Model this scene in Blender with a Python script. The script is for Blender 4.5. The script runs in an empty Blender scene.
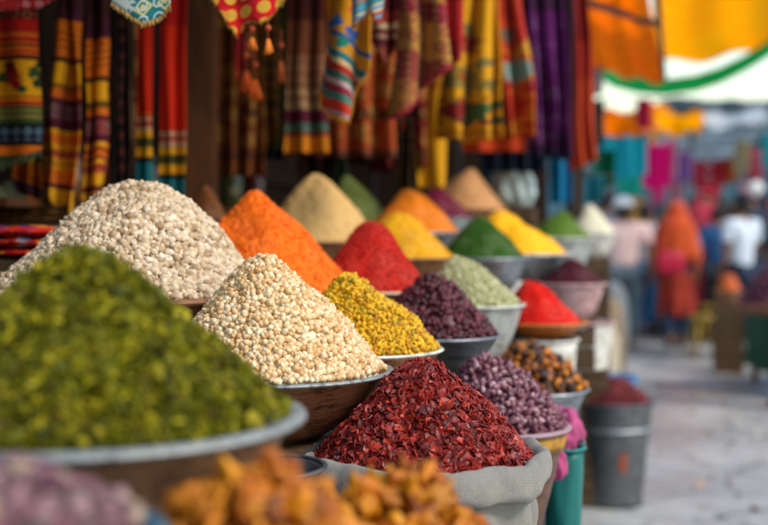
import bpy, bmesh, math, random
import numpy as np
from mathutils import Vector, Matrix, noise, Euler

random.seed(7); rng = np.random.default_rng(7)
S = bpy.context.scene
COL = S.collection
PI = math.pi
F = 1150.0; CAMZ = 1.36; PITCH = math.atan(37.5/F)

def at(px, py, Y):
    a, b = (px-384)/F, (262.5-py)/F
    y = math.cos(PITCH)+b*math.sin(PITCH); z = -math.sin(PITCH)+b*math.cos(PITCH)
    k = Y/y
    return Vector((a*k, Y, CAMZ+z*k))

def lin(h):
    h = h.lstrip('#')
    c = [int(h[i:i+2], 16)/255 for i in (0, 2, 4)]
    return tuple([(x/12.92 if x <= .04045 else ((x+.055)/1.055)**2.4) for x in c])+(1,)

# ------------------------------------------------------------------ node helpers
class NT:
    def __init__(s, name):
        s.m = bpy.data.materials.new(name); s.m.use_nodes = True
        s.t = s.m.node_tree; s.t.nodes.clear()
        s.out = s.t.nodes.new('ShaderNodeOutputMaterial')
    def n(s, typ, **kw):
        x = s.t.nodes.new(typ)
        for k, v in kw.items(): setattr(x, k, v)
        return x
    def put(s, sock, v):
        if hasattr(v, 'is_linked') or isinstance(v, bpy.types.NodeSocket): s.t.links.new(v, sock)
        else: sock.default_value = v
    def math(s, op, a, b=0.0, c=None):
        x = s.n('ShaderNodeMath', operation=op)
        s.put(x.inputs[0], a); s.put(x.inputs[1], b)
        if c is not None: s.put(x.inputs[2], c)
        return x.outputs[0]
    def mix(s, f, a, b, mode='MIX'):
        x = s.n('ShaderNodeMix', data_type='RGBA', blend_type=mode)
        s.put(x.inputs[0], f); s.put(x.inputs[6], a); s.put(x.inputs[7], b)
        return x.outputs[2]
    def ramp(s, f, stops, interp='LINEAR'):
        x = s.n('ShaderNodeValToRGB'); r = x.color_ramp; r.interpolation = interp
        while len(r.elements) > 1: r.elements.remove(r.elements[-1])
        r.elements[0].position = stops[0][0]; r.elements[0].color = stops[0][1]
        for p, c in stops[1:]:
            e = r.elements.new(min(1, max(0, p))); e.color = c
        s.put(x.inputs[0], f); return x.outputs[0]
    def noise(s, scale, detail=3, vec=None, rough=.55):
        x = s.n('ShaderNodeTexNoise'); x.inputs['Scale'].default_value = scale
        x.inputs['Detail'].default_value = detail; x.inputs['Roughness'].default_value = rough
        s.put(x.inputs['Vector'], vec if vec is not None else s.obj())
        return x.outputs['Fac']
    def voro(s, scale, vec=None, feature='F1', out='Distance', rnd=1):
        x = s.n('ShaderNodeTexVoronoi', feature=feature); x.inputs['Scale'].default_value = scale
        x.inputs['Randomness'].default_value = rnd
        s.put(x.inputs['Vector'], vec if vec is not None else s.obj())
        return x.outputs[out]
    def obj(s):
        if not hasattr(s, '_tc'): s._tc = s.n('ShaderNodeTexCoord')
        return s._tc.outputs['Object']
    def uv(s):
        s.obj(); return s._tc.outputs['UV']
    def bump(s, h, strength=.3, dist=.01):
        x = s.n('ShaderNodeBump'); x.inputs['Strength'].default_value = strength
        x.inputs['Distance'].default_value = dist; s.put(x.inputs['Height'], h)
        return x.outputs[0]
    def bsdf(s, color, rough=.6, metal=0., normal=None, spec=.5, trans=0., sss=0., sheen=0., coat=0., translucent=0.):
        b = s.n('ShaderNodeBsdfPrincipled')
        s.put(b.inputs['Base Color'], color); s.put(b.inputs['Roughness'], rough); s.put(b.inputs['Metallic'], metal)
        b.inputs['Specular IOR Level'].default_value = spec
        b.inputs['Transmission Weight'].default_value = trans
        b.inputs['Sheen Weight'].default_value = sheen
        b.inputs['Coat Weight'].default_value = coat
        if normal is not None: s.put(b.inputs['Normal'], normal)
        o = b.outputs[0]
        if translucent > 0:
            t = s.n('ShaderNodeBsdfTranslucent'); s.put(t.inputs['Color'], color)
            m = s.n('ShaderNodeMixShader'); m.inputs[0].default_value = translucent
            s.t.links.new(o, m.inputs[1]); s.t.links.new(t.outputs[0], m.inputs[2]); o = m.outputs[0]
        s.t.links.new(o, s.out.inputs[0]); return s.m

_mc = {}
def plain(hexc, rough=.6, metal=0., var=.25, scale=6, bump=.15, spec=.4, translucent=0., coat=0., dirt=None, sheen=0., bscale=60):
    key = (hexc, rough, metal, var, scale, bump, spec, translucent, coat, dirt, sheen, bscale)
    if key in _mc: return _mc[key]
    n = NT('mat_'+hexc.strip('#'))
    c = lin(hexc); d = tuple(x*(1-var) for x in c[:3])+(1,)
    f = n.noise(scale, 5)
    col = n.ramp(f, [(.3, d), (.7, c)])
    if dirt:
        f2 = n.ramp(n.noise(scale*2.3, 6, rough=.7), [(.48, (0, 0, 0, 1)), (.62, (1, 1, 1, 1))])
        col = n.mix(f2, col, lin(dirt))
    r = n.math('MULTIPLY_ADD', n.noise(scale*3, 3), .3, rough-.15)
    _mc[key] = n.bsdf(col, r, metal, n.bump(n.noise(bscale, 4), bump, .004), spec, translucent=translucent, coat=coat, sheen=sheen)
    return _mc[key]

def grain_mat(name, cols, rough=.5, spec=.4, bump=.3, bscale=250, perobj=False, var=.2, translucent=0., vscale=300, coat=0., patch=0.):
    n = NT(name)
    if perobj: r = n.n('ShaderNodeObjectInfo').outputs['Random']
    else: r = n.n('ShaderNodeNewGeometry').outputs['Random Per Island']
    k = len(cols)
    col = n.ramp(r, [((i+.5)/k, lin(c)) for i, c in enumerate(cols)])
    v = n.math('MULTIPLY_ADD', n.noise(vscale, 3), var*2, 1-var)
    if patch: col = n.mix(n.math('MULTIPLY', n.ramp(n.noise(14, 5, None, .7), [(.46, (0, 0, 0, 1)), (.66, (1, 1, 1, 1))]), patch), col, lin('#d8c8b0'))
    mul = n.n('ShaderNodeVectorMath', operation='SCALE'); n.put(mul.inputs[0], col); n.put(mul.inputs['Scale'], v)
    return n.bsdf(mul.outputs[0], rough, 0, n.bump(n.noise(bscale, 3), bump, .002), spec, translucent=translucent, coat=coat)

# ------------------------------------------------------------------ object helpers
def tag(o, label=None, cat=None, group=None, kind=None):
    if label: o['label'] = label
    if cat: o['category'] = cat
    if group: o['group'] = group
    if kind: o['kind'] = kind
    return o
def mesh_np(name, v, f, mat=None, parent=None, smooth=True, loc=None):
    me = bpy.data.meshes.new(name)
    if isinstance(f, np.ndarray):
        k = f.shape[1]
        me.vertices.add(len(v)); me.vertices.foreach_set('co', np.asarray(v, dtype=np.float32).ravel())
        me.loops.add(f.size); me.loops.foreach_set('vertex_index', f.astype(np.int32).ravel())
        me.polygons.add(len(f)); me.polygons.foreach_set('loop_start', np.arange(0, f.size, k, dtype=np.int32))
        me.polygons.foreach_set('loop_total', np.full(len(f), k, dtype=np.int32))
        me.update(calc_edges=True)
    else:
        me.from_pydata([tuple(x) for x in v], [], f); me.update()
    me.polygons.foreach_set('use_smooth', np.full(len(me.polygons), smooth, dtype=bool))
    if mat: me.materials.append(mat)
    o = bpy.data.objects.new(name, me); COL.objects.link(o)
    if parent: o.parent = parent
    if loc is not None: o.location = loc
    return o
def empty(name, loc=(0, 0, 0), rz=0):
    o = bpy.data.objects.new(name, None); COL.objects.link(o); o.location = loc; o.rotation_euler = (0, 0, rz)
    o.empty_display_size = .05
    return o
def bm_obj(name, bm, mat, parent=None, smooth=False, loc=None):
    me = bpy.data.meshes.new(name); bm.normal_update(); bm.to_mesh(me); bm.free()
    me.polygons.foreach_set('use_smooth', np.full(len(me.polygons), smooth, dtype=bool))
    if mat: me.materials.append(mat)
    o = bpy.data.objects.new(name, me); COL.objects.link(o)
    if parent: o.parent = parent
    if loc is not None: o.location = loc
    return o
def box_bm(bm, c, s, rz=0, bev=.004, M=None):
    r = bmesh.ops.create_cube(bm, size=1)
    m = Matrix.Translation(Vector(c)) @ Matrix.Rotation(rz, 4, 'Z') @ Matrix.Diagonal((*s, 1))
    if M is not None: m = M @ m
    bmesh.ops.transform(bm, matrix=m, verts=r['verts'])
    if bev: bmesh.ops.bevel(bm, geom=list({e for v in r['verts'] for e in v.link_edges}), offset=bev, segments=2, affect='EDGES')
def tube_bm(bm, p, q, r0, r1=None, seg=12):
    p, q = Vector(p), Vector(q); r1 = r0 if r1 is None else r1
    d = q-p; m = Matrix.Translation((p+q)/2) @ d.to_track_quat('Z', 'Y').to_matrix().to_4x4()
    bmesh.ops.create_cone(bm, cap_ends=True, segments=seg, radius1=r0, radius2=r1, depth=d.length, matrix=m)
def lathe(name, prof, mat, parent=None, loc=None, seg=72, wob=0., seed=0, squash=1.):
    k = len(prof); vs = []; fs = []
    for j in range(seg):
        a = 2*PI*j/seg
        for (r, z) in prof:
            w = 1+wob*noise.noise(Vector((math.cos(a)*1.5+seed, math.sin(a)*1.5, z*9+seed)))
            dz = wob*.06*noise.noise(Vector((math.cos(a)*1.2+seed, math.sin(a)*1.2+5, seed)))
            vs.append((r*w*math.cos(a), r*w*math.sin(a)*squash, z+dz))
    for j in range(seg):
        for i in range(k-1):
            a, b = j*k+i, ((j+1) % seg)*k+i
            fs.append((a, b, b+1, a+1))
    return mesh_np(name, vs, fs, mat, parent, True, loc)

# stall frame: u along the row of bowls (away from the camera), v away from the street
E0 = Vector((.26, 1.9, 0)); U = Vector((.229, .9734, 0)); V = Vector((-.9734, .229, 0)); ANG = math.atan2(U.y, U.x)
def uv2w(u, v, z=0): p = E0+U*u+V*v; p.z = z; return p
def w2uv(p): d = Vector((p.x-E0.x, p.y-E0.y, 0)); return d.dot(U), d.dot(V)

# ------------------------------------------------------------------ grains
def ico(sub=2):
    bm = bmesh.new(); bmesh.ops.create_icosphere(bm, subdivisions=sub, radius=1)
    bm.verts.ensure_lookup_table()
    v = np.array([x.co[:] for x in bm.verts]); f = np.array([[y.index for y in p.verts] for p in bm.faces]); bm.free()
    return v, f
def lumpy(sub, sx, sy, sz, amp, freq, seed):
    v, f = ico(sub)
    out = []
    for p in v:
        q = Vector(p); n = noise.noise(q*freq+Vector((seed*3.1, seed, 0)))
        out.append(p*(1+amp*n))
    return np.array(out)*np.array([sx, sy, sz]), f
def chickpea(seed):
    v, f = lumpy(2, 1, .93, .93, .16, 1.3, seed)
    for i, p in enumerate(v):
        if p[0] > .6: p[0] += (p[0]-.6)*.9; p[1] *= .8; p[2] *= .8       # the little beak
        p[2] -= .14*math.exp(-(p[1]/.22)**2)*(1 if p[2] > 0 else -0.2)*max(0, p[0]+.3)
    return v, f
def flake(seed, thick=.12, bend=.5, n=6, elong=1.3):
    r = random.Random(seed); top = []; k = n
    ang = sorted([2*PI*(i+r.uniform(-.3, .3))/k for i in range(k)])
    ring = [(math.cos(a)*r.uniform(.75, 1.1)*elong, math.sin(a)*r.uniform(.7, 1.05)) for a in ang]
    bx, by = r.uniform(-bend, bend), bend*r.uniform(.5, 1)
    def z(x, y): return by*y*y+bx*x*y*.7-.2*bend*x*x
    vs = []
    for s in (1, -1):
        vs.append((0, 0, z(0, 0)+s*thick))
        for (x, y) in ring: vs.append((x*.6, y*.6, z(x*.6, y*.6)+s*thick))
        for (x, y) in ring: vs.append((x, y, z(x, y)+s*thick*.7))
    m = 1+2*k; fs = []
    for s, o in ((0, 0), (1, m)):
        for i in range(k):
            j = (i+1) % k
            tri = [(o, o+1+i, o+1+j), (o+1+i, o+1+k+i, o+1+k+j), (o+1+i, o+1+k+j, o+1+j)]
            fs += [t if s == 0 else t[::-1] for t in tri]
    for i in range(k):
        j = (i+1) % k; a, b, c, d = 1+k+i, 1+k+j, m+1+k+j, m+1+k+i
        fs += [(a, d, c), (a, c, b)]
    return np.array(vs), np.array(fs)
def leafy(seed):
    r = random.Random(seed); N = 5; vs = []; fs = []
    for i in range(N):
        for j in range(N):
            x, y = (i/(N-1)*2-1), (j/(N-1)*2-1)
            w = math.sqrt(max(.05, 1-x*x))*.75
            q = noise.noise(Vector((x*1.3+seed*7, y*1.3, seed)))
            vs.append((x*1.2, y*w, q*.9+.5*y*y*w))
    for i in range(N-1):
        for j in range(N-1):
            a = i*N+j; fs += [(a, a+N, a+N+1), (a, a+N+1, a+1)]
    return np.array(vs), np.array(fs)

def prof(t, e, b):
    c = math.sqrt(1+e*e)
    return (c-np.sqrt(t*t+e*e))/(c-e)+b*np.sin(PI*t)*(1)
class Heap:
    def __init__(s, px, apy, rpy, Rpx, D, apx=None, e=.16, b=.0, seed=1):
        s.c = at(px, rpy, D); s.R = Rpx/F*D; s.H = (rpy-apy)/F*D; s.e = e; s.b = b; s.seed = seed; s.D = D
        s.sh = 0 if apx is None else (apx-px)/F*D
    def pt(s, t, th):
        x = s.R*t*np.cos(th)+s.sh*(1-t)**1.0; y = s.R*t*np.sin(th)
        low = np.array([noise.noise(Vector((float(a)/s.R*2.2+s.seed, float(q)/s.R*2.2, s.seed))) for a, q in zip(np.atleast_1d(x), np.atleast_1d(y))])
        lo2 = np.array([noise.noise(Vector((float(a)/s.R*5+s.seed, float(q)/s.R*5, s.seed+9))) for a, q in zip(np.atleast_1d(x), np.atleast_1d(y))])
        z = s.H*prof(t, s.e, s.b)+(low*.10+lo2*.035)*s.R*np.minimum(1, (1-t)*4)
        return np.stack([x, y, z], -1)
    def core(s, name, mat, res=(48, 96), dz=-.004, parent=None, amp=0, fs=60, sink=.02):
        ts = np.linspace(0, 1, res[0]); th = np.linspace(0, 2*PI, res[1], endpoint=False)
        T, H = np.meshgrid(ts, th); P = s.pt(T.ravel(), H.ravel()); P[:, 2] += dz
        if amp:
            for i in range(len(P)):
                q = Vector(P[i]*fs)
                d = noise.fractal(q, 1.0, 2.0, 4)
                P[i, 2] += amp*d; P[i, 0] += amp*.5*noise.noise(q+Vector((9, 0, 0)))
        k = res[0]; m = res[1]
        skirt = P.reshape(m, k, 3)[:, -1].copy(); skirt[:, 2] = -sink
        base = len(P); P = np.vstack([P, skirt]); f = []
        for j in range(m):
            jn = (j+1) % m
            for i in range(k-1): f.append((j*k+i, j*k+i+1, jn*k+i+1, jn*k+i))
            f.append((j*k+k-1, base+j, base+jn, jn*k+k-1))
        return mesh_np(name, P, np.array(f), mat, parent, True, s.c)
    def scatter(s, n, size, jit=.3, tilt=1.0, tmax=1.0, lift=0., var=.25, align=0.6):
        """positions and rotations of n pieces spread over the slope"""
        i = np.arange(n); t = np.sqrt((i+.5)/n)*tmax; th = i*2.399963+rng.normal(0, .02, n)
        t = np.clip(t+rng.normal(0, jit*size/s.R, n), 0, tmax); th = th+rng.normal(0, 1, n)*jit*size/np.maximum(s.R*t, size)
        P = s.pt(t, th); P2 = s.pt(np.minimum(t+.02, 1.02), th); P3 = s.pt(t, th+.03/np.maximum(t, .1))
        nrm = np.cross(P2-P, P3-P); nrm /= np.linalg.norm(nrm, axis=1)[:, None]+1e-9
        nrm[nrm[:, 2] < 0] *= -1
        P = P+nrm*(lift+rng.normal(0, .22*size, n))[:, None]
        M = []
        for k in range(n):
            nn = Vector(nrm[k])
            q = nn.to_track_quat('Z', 'Y').to_matrix() @ Matrix.Rotation(random.uniform(0, 2*PI), 3, 'Z')
            e = Euler((random.gauss(0, tilt), random.gauss(0, tilt), 0)).to_matrix()
            sc = size*(1+random.uniform(-var, var))
            M.append(np.array(q @ e)*sc)
        return P, np.array(M), nrm
def merge(P, M, bases):
    vs = []; fs = []; off = 0
    pick = rng.integers(0, len(bases), len(P))
    for b, (bv, bf) in enumerate(bases):
        idx = np.where(pick == b)[0]
        if not len(idx): continue
        v = np.einsum('nij,kj->nki', M[idx], bv)+P[idx][:, None, :]
        f = bf[None]+(np.arange(len(idx))*len(bv))[:, None, None]+off
        vs.append(v.reshape(-1, 3)); fs.append(f.reshape(-1, 3)); off += len(idx)*len(bv)
    return np.vstack(vs), np.vstack(fs)
def granular(name, label, cat, heap, bases, size, n, mat, smooth=True, layers=1.0, core_mat=None, spill=0, **kw):
    """a heap of uncountable grains: ONE object"""
    P, M, _ = heap.scatter(n, size, **kw)
    if spill:
        th = rng.uniform(0, 2*PI, spill); t = rng.uniform(.97, 1.05, spill)
        Q = np.stack([heap.R*t*np.cos(th), heap.R*t*np.sin(th), np.full(spill, size*.3)], -1)
        P = np.vstack([P, Q]); M = np.concatenate([M, M[:spill]])
    v, f = merge(P, M, bases)
    core = heap.core('core', core_mat or mat, dz=-size*.45)
    # join core into the same mesh
    cv = np.array([x.co[:] for x in core.data.vertices]); cf = []
    for p in core.data.polygons: a, b, c, d = p.vertices; cf += [(a, b, c), (a, c, d)]
    cf = np.array(cf)+len(v); bpy.data.objects.remove(core)
    o = mesh_np(name, np.vstack([v, cv]), np.vstack([f, cf]), mat, None, smooth, heap.c)
    return tag(o, label, cat, None, 'stuff')
def powder(name, label, cat, heap, mat, amp=.003, fs=120, crumbs=800, csize=.0022, res=(90, 180)):
    core = heap.core(name, mat, res=res, dz=0, amp=amp, fs=fs)
    if crumbs:
        P, M, _ = heap.scatter(crumbs, csize, tilt=2)
        b = [lumpy(1, 1, .9, .8, .4, 1.6, i) for i in range(3)]
        v, f = merge(P, M, b)
        cv = np.array([x.co[:] for x in core.data.vertices]); cf = []
        for p in core.data.polygons: a, b_, c, d = p.vertices; cf += [(a, b_, c), (a, c, d)]
        f = f+len(cv); bpy.data.objects.remove(core)
        core = mesh_np(name, np.vstack([cv, v]), np.vstack([np.array(cf), f]), mat, None, True, heap.c)
    return tag(core, label, cat, None, 'stuff')
def pieces(name, label, cat, group, heap, bases, size, n, mat, mass_mat, smooth=True, core_label='', core_name='', **kw):
    """countable chunks: those that face the viewer's side are objects, the far slope and the filling are one mass"""
    P, M, N = heap.scatter(n, size, **kw)
    proto = []
    for i, (bv, bf) in enumerate(bases):
        o = mesh_np(name, bv*size, bf, mat, None, smooth); proto.append(o)
    back = []; first = set()
    fr = 0
    for k in range(n):
        w = Vector(P[k])+heap.c
        view = (Vector((0, 0, CAMZ))-w).normalized()
        if Vector(N[k]).dot(view) < -.08 or fr >= 300: back.append(k); continue
        fr += 1
        i = random.randrange(len(bases))
        if i not in first: o = proto[i]; first.add(i)
        else: o = proto[i].copy(); COL.objects.link(o)
        m = Matrix([list(r) for r in (M[k]/size)]).to_4x4(); m.translation = w
        o.matrix_world = m
        tag(o, label, cat, group)
    for i, o in enumerate(proto):
        if i not in first: bpy.data.objects.remove(o)
    core = heap.core('core', mass_mat, dz=-size*.7)
    cv = np.array([x.co[:] for x in core.data.vertices]); cf = []
    for p in core.data.polygons: a, b, c, d = p.vertices; cf += [(a, b, c), (a, c, d)]
    bpy.data.objects.remove(core)
    if back: v, f = merge(P[back], M[back], bases)
    else: v, f = np.zeros((0, 3)), np.zeros((0, 3), int)
    o = mesh_np(core_name, np.vstack([v, cv]), np.vstack([f, np.array(cf)+len(v)]), mass_mat, None, smooth, heap.c)
    tag(o, core_label, cat+' heap', None, 'stuff')

# ------------------------------------------------------------------ bowls
def metal_mat(name, base, dark, rough=.35, metal=.9, scale=9, streak=True):
    n = NT(name); o = n.obj()
    mp = n.n('ShaderNodeMapping'); n.put(mp.inputs[0], o); mp.inputs['Scale'].default_value = (1, 1, 5) if streak else (1, 1, 1)
    f = n.noise(scale, 7, mp.outputs[0], .65)
    f2 = n.noise(scale*5, 5, mp.outputs[0], .6)
    s = n.math('ADD', n.math('MULTIPLY', f, .7), n.math('MULTIPLY', f2, .3))
    col = n.ramp(s, [(.36, lin(dark)), (.5, lin(base)), (.62, lin(dark)), (.72, lin(base))])
    r = n.math('MULTIPLY_ADD', f2, .5, rough-.2)
    return n.bsdf(col, r, metal, n.bump(s, .35, .004), .5)
def bowl(name, label, cat, c, R, hgt, rb, body, rim, lip=.008, flare=.0, curve=.55, wob=.012, seed=0, handles=False, table=None, group=None, under=None):
    """rim level at c; an open vessel: outer wall, rolled lip, inner wall"""
    root = empty(name, (c.x, c.y, c.z-hgt)); tag(root, label, cat, group)
    pr = [(0, .004), (rb*.9, .004), (rb, 0), (rb*1.02, .006)]
    for i in range(1, 15):
        t = i/14; pr.append((rb+(R-rb)*(t**curve)*(1-flare)+(R-rb)*flare*t, .006+(hgt-.006)*t))
    inn = [(R-lip*.9, hgt-.003)]
    for i in range(1, 10):
        t = 1-i/9; inn.append((max(.0, (rb+(R-rb)*(max(t, 0)**curve))-lip), .02+(hgt-.02)*t))
    inn.append((0, .02))
    lathe('body', pr+inn, body, root, wob=wob, seed=seed)
    lp = []
    for i in range(13):
        a = 2*PI*i/12; lp.append((R+lip*.35+lip*math.cos(a), hgt+lip*.55*math.sin(a)))
    lathe('rim', lp, rim, root, wob=wob, seed=seed)
    if table is not None and (c.z-hgt)-table > .02:
        crate(c, c.z-hgt, table, R*1.5, 'plank crate riser under the '+(under or label.split(' with ')[0].split(' under ')[0]))
    return root
_cr = [0]
woodm = None
def crate(c, ztop, zbot, w, label=None):
    _cr[0] += 1
    bm = bmesh.new(); h = ztop-zbot-.002; n = max(1, int(round(h/.07)))
    m = Matrix.Translation((c.x, c.y, zbot+.001)) @ Matrix.Rotation(ANG, 4, 'Z')
    for k in range(n):
        zz = (k+.5)*h/n
        for s in (-1, 1):
            box_bm(bm, (s*w/2, 0, zz), (.012, w, h/n-.008), 0, .001, m); box_bm(bm, (0, s*(w/2-.012), zz), (w-.03, .012, h/n-.008), 0, .001, m)
    for k in range(4): box_bm(bm, (0, (k-1.5)*w/4, h-.006), (w-.014, w/4-.006, .01), 0, .001, m)
    o = bm_obj('wooden_crate', bm, woodm); 
    tag(o, label, 'crate', 'riser crates under bowls and bundles')
    return o

# ------------------------------------------------------------------ materials used a lot
def wood_mat(name, a, b, rough=.6):
    n = NT(name); mp = n.n('ShaderNodeMapping'); n.put(mp.inputs[0], n.obj()); mp.inputs['Scale'].default_value = (6, 6, 1.2)
    f = n.noise(5, 8, mp.outputs[0], .65); col = n.ramp(f, [(.3, lin(a)), (.7, lin(b))])
    return n.bsdf(col, rough, 0, n.bump(f, .4, .004), .3)
woodm = wood_mat('old_wood', '#3a2a1c', '#6e553a')
wood_dark = wood_mat('dark_wood', '#1d130c', '#3b281a')
wood_brown = wood_mat('brown_wood', '#3a200e', '#643a1a')
steel = metal_mat('old_steel', '#a3a8ac', '#5d6266', .4, .85, 14)
steel_dark = metal_mat('dark_steel', '#6f7376', '#3a3c3e', .45, .8, 10)
rimblue = metal_mat('worn_rim', '#979a96', '#5c5f5e', .55, .35, 30, False)
copper = metal_mat('tarnished_copper', '#a87250', '#4a2a1a', .36, .55, 9)
terra = plain('#9a6a48', .75, 0, .35, 14, .3, dirt='#6f4a33')
enamel_grey = plain('#a9adaa', .35, 0, .2, 10, .1, dirt='#77706a')
enamel_white = plain('#d8d6cf', .35, 0, .12, 10, .08, dirt='#a59b8a')
enamel_pink = plain('#c9a0a0', .45, 0, .2, 10, .1, dirt='#94706c')
orange_pl = plain('#c9702a', .45, 0, .25, 10, .1, dirt='#8f4a1c')
brownbowl = plain('#a07858', .45, .15, .3, 8, .3, dirt='#6a4a38')
bluerim = plain('#3f6f86', .4, 0, .35, 14, .2, dirt='#27485a')
darkpl = plain('#26282b', .5, 0, .3, 8, .2)

# ------------------------------------------------------------------ setting: ground
def ground_mat():
    n = NT('street'); o = n.obj()
    f1 = n.noise(.5, 5, o); f2 = n.noise(6, 8, o, .7); f3 = n.noise(60, 4, o)
    s = n.math('ADD', n.math('MULTIPLY', f1, .6), n.math('MULTIPLY', f2, .4))
    col = n.ramp(s, [(.36, lin('#828485')), (.5, lin('#adadab')), (.64, lin('#c8c6c2'))])
    ed = n.voro(1.6, o, 'DISTANCE_TO_EDGE'); ck = n.ramp(ed, [(0, (0, 0, 0, 1)), (.03, (1, 1, 1, 1))])
    col = n.mix(n.math('MULTIPLY_ADD', ck, -.65, .65), col, lin('#54585b'))
    st = n.ramp(n.noise(2.2, 6, o, .75), [(.6, (0, 0, 0, 1)), (.68, (1, 1, 1, 1))])
    col = n.mix(n.math('MULTIPLY', st, .75), col, lin('#8a7a6c'))
    wet = n.ramp(n.noise(.8, 4, o), [(.45, (.16, .16, .16, 1)), (.6, (.5, .5, .5, 1))])
    h = n.math('ADD', n.math('MULTIPLY', f2, .5), n.math('MULTIPLY', ck, .4)); h = n.math('ADD', h, n.math('MULTIPLY', f3, .15))
    return n.bsdf(col, wet, 0, n.bump(h, .5, .02), .5)
g = mesh_np('ground', [(-120, -40, 0), (120, -40, 0), (120, 200, 0), (-120, 200, 0)], [(0, 1, 2, 3)], ground_mat())
tag(g, 'grey blue worn stone street between the stalls', 'street', None, 'structure')

def litter():
    P = []; M = []
    for k in range(420):
        y = random.uniform(4.5, 16); x = random.uniform(.27*y, .36*y+.8) if k % 2 else random.uniform(.18*y+.4, .45*y)
        P.append((x, y, .006)); M.append(np.array(Euler((random.gauss(0, .2), random.gauss(0, .2), random.uniform(0, 6.3))).to_matrix())*random.choice([.006, .009, .014, .02, .03])*random.uniform(.6, 1.2))
    v, f = merge(np.array(P), np.array(M), [flake(i+30, .05, .3, 6, 1.4) for i in range(5)])
    tag(mesh_np('street_litter', v, f, grain_mat('litter', ['#6a5a44', '#8a4a2a', '#b8b0a0', '#5a3a2a', '#3a3a38', '#b08a4a', '#c8c4bc'], .8, .2), None, False), 'scattered dry leaves, husks and paper scraps on the street', 'litter', None, 'stuff')
# ------------------------------------------------------------------ stall tables
def table(label, u0, u1, v0, v1, z, cloth_hex='#2b2a2c', cloth_to=None):
    root = empty('trestle_table', uv2w((u0+u1)/2, (v0+v1)/2, 0), ANG); tag(root, label, 'table')
    L, W = u1-u0, v1-v0
    bm = bmesh.new(); n = max(2, int(W/.14))
    for k in range(n): box_bm(bm, (0, -W/2+(k+.5)*W/n, z-.0125), (L, W/n-.004, .025), 0, .002)
    bm_obj('table_top', bm, woodm, root)
    for sx in (-1, 1):
        for sy in (-1, 1):
            bm = bmesh.new(); box_bm(bm, (sx*(L/2-.05), sy*(W/2-.04), (z-.026)/2), (.05, .05, z-.026)); bm_obj('leg', bm, woodm, root)
    bm = bmesh.new()
    for s in (-1, 1): box_bm(bm, (0, s*(W/2-.04), z-.07), (L-.16, .022, .08))
    bm_obj('apron', bm, woodm, root)
    # cloth skirt on the street side: wavy sheet
    vs = []; fs = []; N = int(L*60); K = 10
    for i in range(N+1):
        x = -L/2+L*i/N
        for j in range(K+1):
            t = j/K; zz = (z+.003)*(1-t)+.06*t
            y = -W/2-.006-.008*t*(1+math.sin(x*26+math.sin(x*7)*2))-.006*noise.noise(Vector((x*9, zz*4, z)))
            vs.append((x, y, zz))
    for i in range(N):
        for j in range(K): a = i*(K+1)+j; fs.append((a, a+K+1, a+K+2, a+1))
    o = mesh_np('cloth_skirt', vs, fs, plain(cloth_hex, .85, 0, .4, 5, .3, sheen=.05), root)
    so = o.modifiers.new('s', 'SOLIDIFY'); so.thickness = .003
    return root
table('low plank bench at the very front under the bowls of orange chunks', -1.75, -.42, -.03, .30, .93)
table('low bench carrying the white sack of red flakes and the tub of shallots', -.40, 1.60, .065, .215, .70, '#3a3b40')
table('bench behind the white buckets at the far street side of the stall', 1.66, 2.75, .12, .215, .85, '#4a3a3c')
table('main table under the green herb and chickpea bowls', -1.4, .14, .375, .60, .99)
table('middle table under the yellow, plum and sage bowls', .16, 1.40, .225, .60, 1.0)
table('middle far table under the dark green and bright yellow cones', 1.42, 3.9, .225, .60, 1.13)
table('back table carrying the white puffed grains and the bright orange cone', -.6, 1.34, .605, 1.30, 1.09)
table('back far table carrying the sand coloured cone', 1.36, 3.9, .605, 1.30, 1.18)
TB = {'lowA': .70, 'lowB': .85, 'mid0': .99, 'midA': 1.0, 'midB': 1.13, 'bkA': 1.09, 'bkB': 1.18, 'front': .93, 'gnd': .0}

# ------------------------------------------------------------------ heaps and vessels
def rimpos(px, rpy, D): return at(px, rpy, D)
def vessel(h, name, label, cat, k, hgt, rbk, body, rim, tb, **kw):
    c = h.c.copy(); c.z -= .006
    return bowl(name, label, cat, c, h.R*k, hgt if hgt else c.z-TB[tb], h.R*rbk, body, rim, table=TB[tb], **kw)

litter()
# 1 green herb
h = Heap(92, 253, 412, 190, 1.2, apx=76, e=.12, b=.0, seed=3)
gm = grain_mat('green_leaf', ['#4a500a', '#6a6c0c', '#949010', '#363e08', '#a89c16', '#585c08', '#7a7a0e', '#242c06', '#a09414', '#c2b222', '#5e4e14'], .6, .3, .3, 200, translucent=.2)
granular('green_herb_heap', 'big blurred heap of crumbled olive green leaves in the nearest left bowl', 'herb heap', h, [leafy(i) for i in range(6)], .0084, 6600, gm, tilt=.8, jit=.8, lift=.001, core_mat=gm)
vessel(h, 'herb_bowl', 'wide brown bowl with pale worn rim holding the green leaves', 'bowl', 1.06, None, .55, brownbowl, rimblue, 'mid0', lip=.011, curve=.7)
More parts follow.
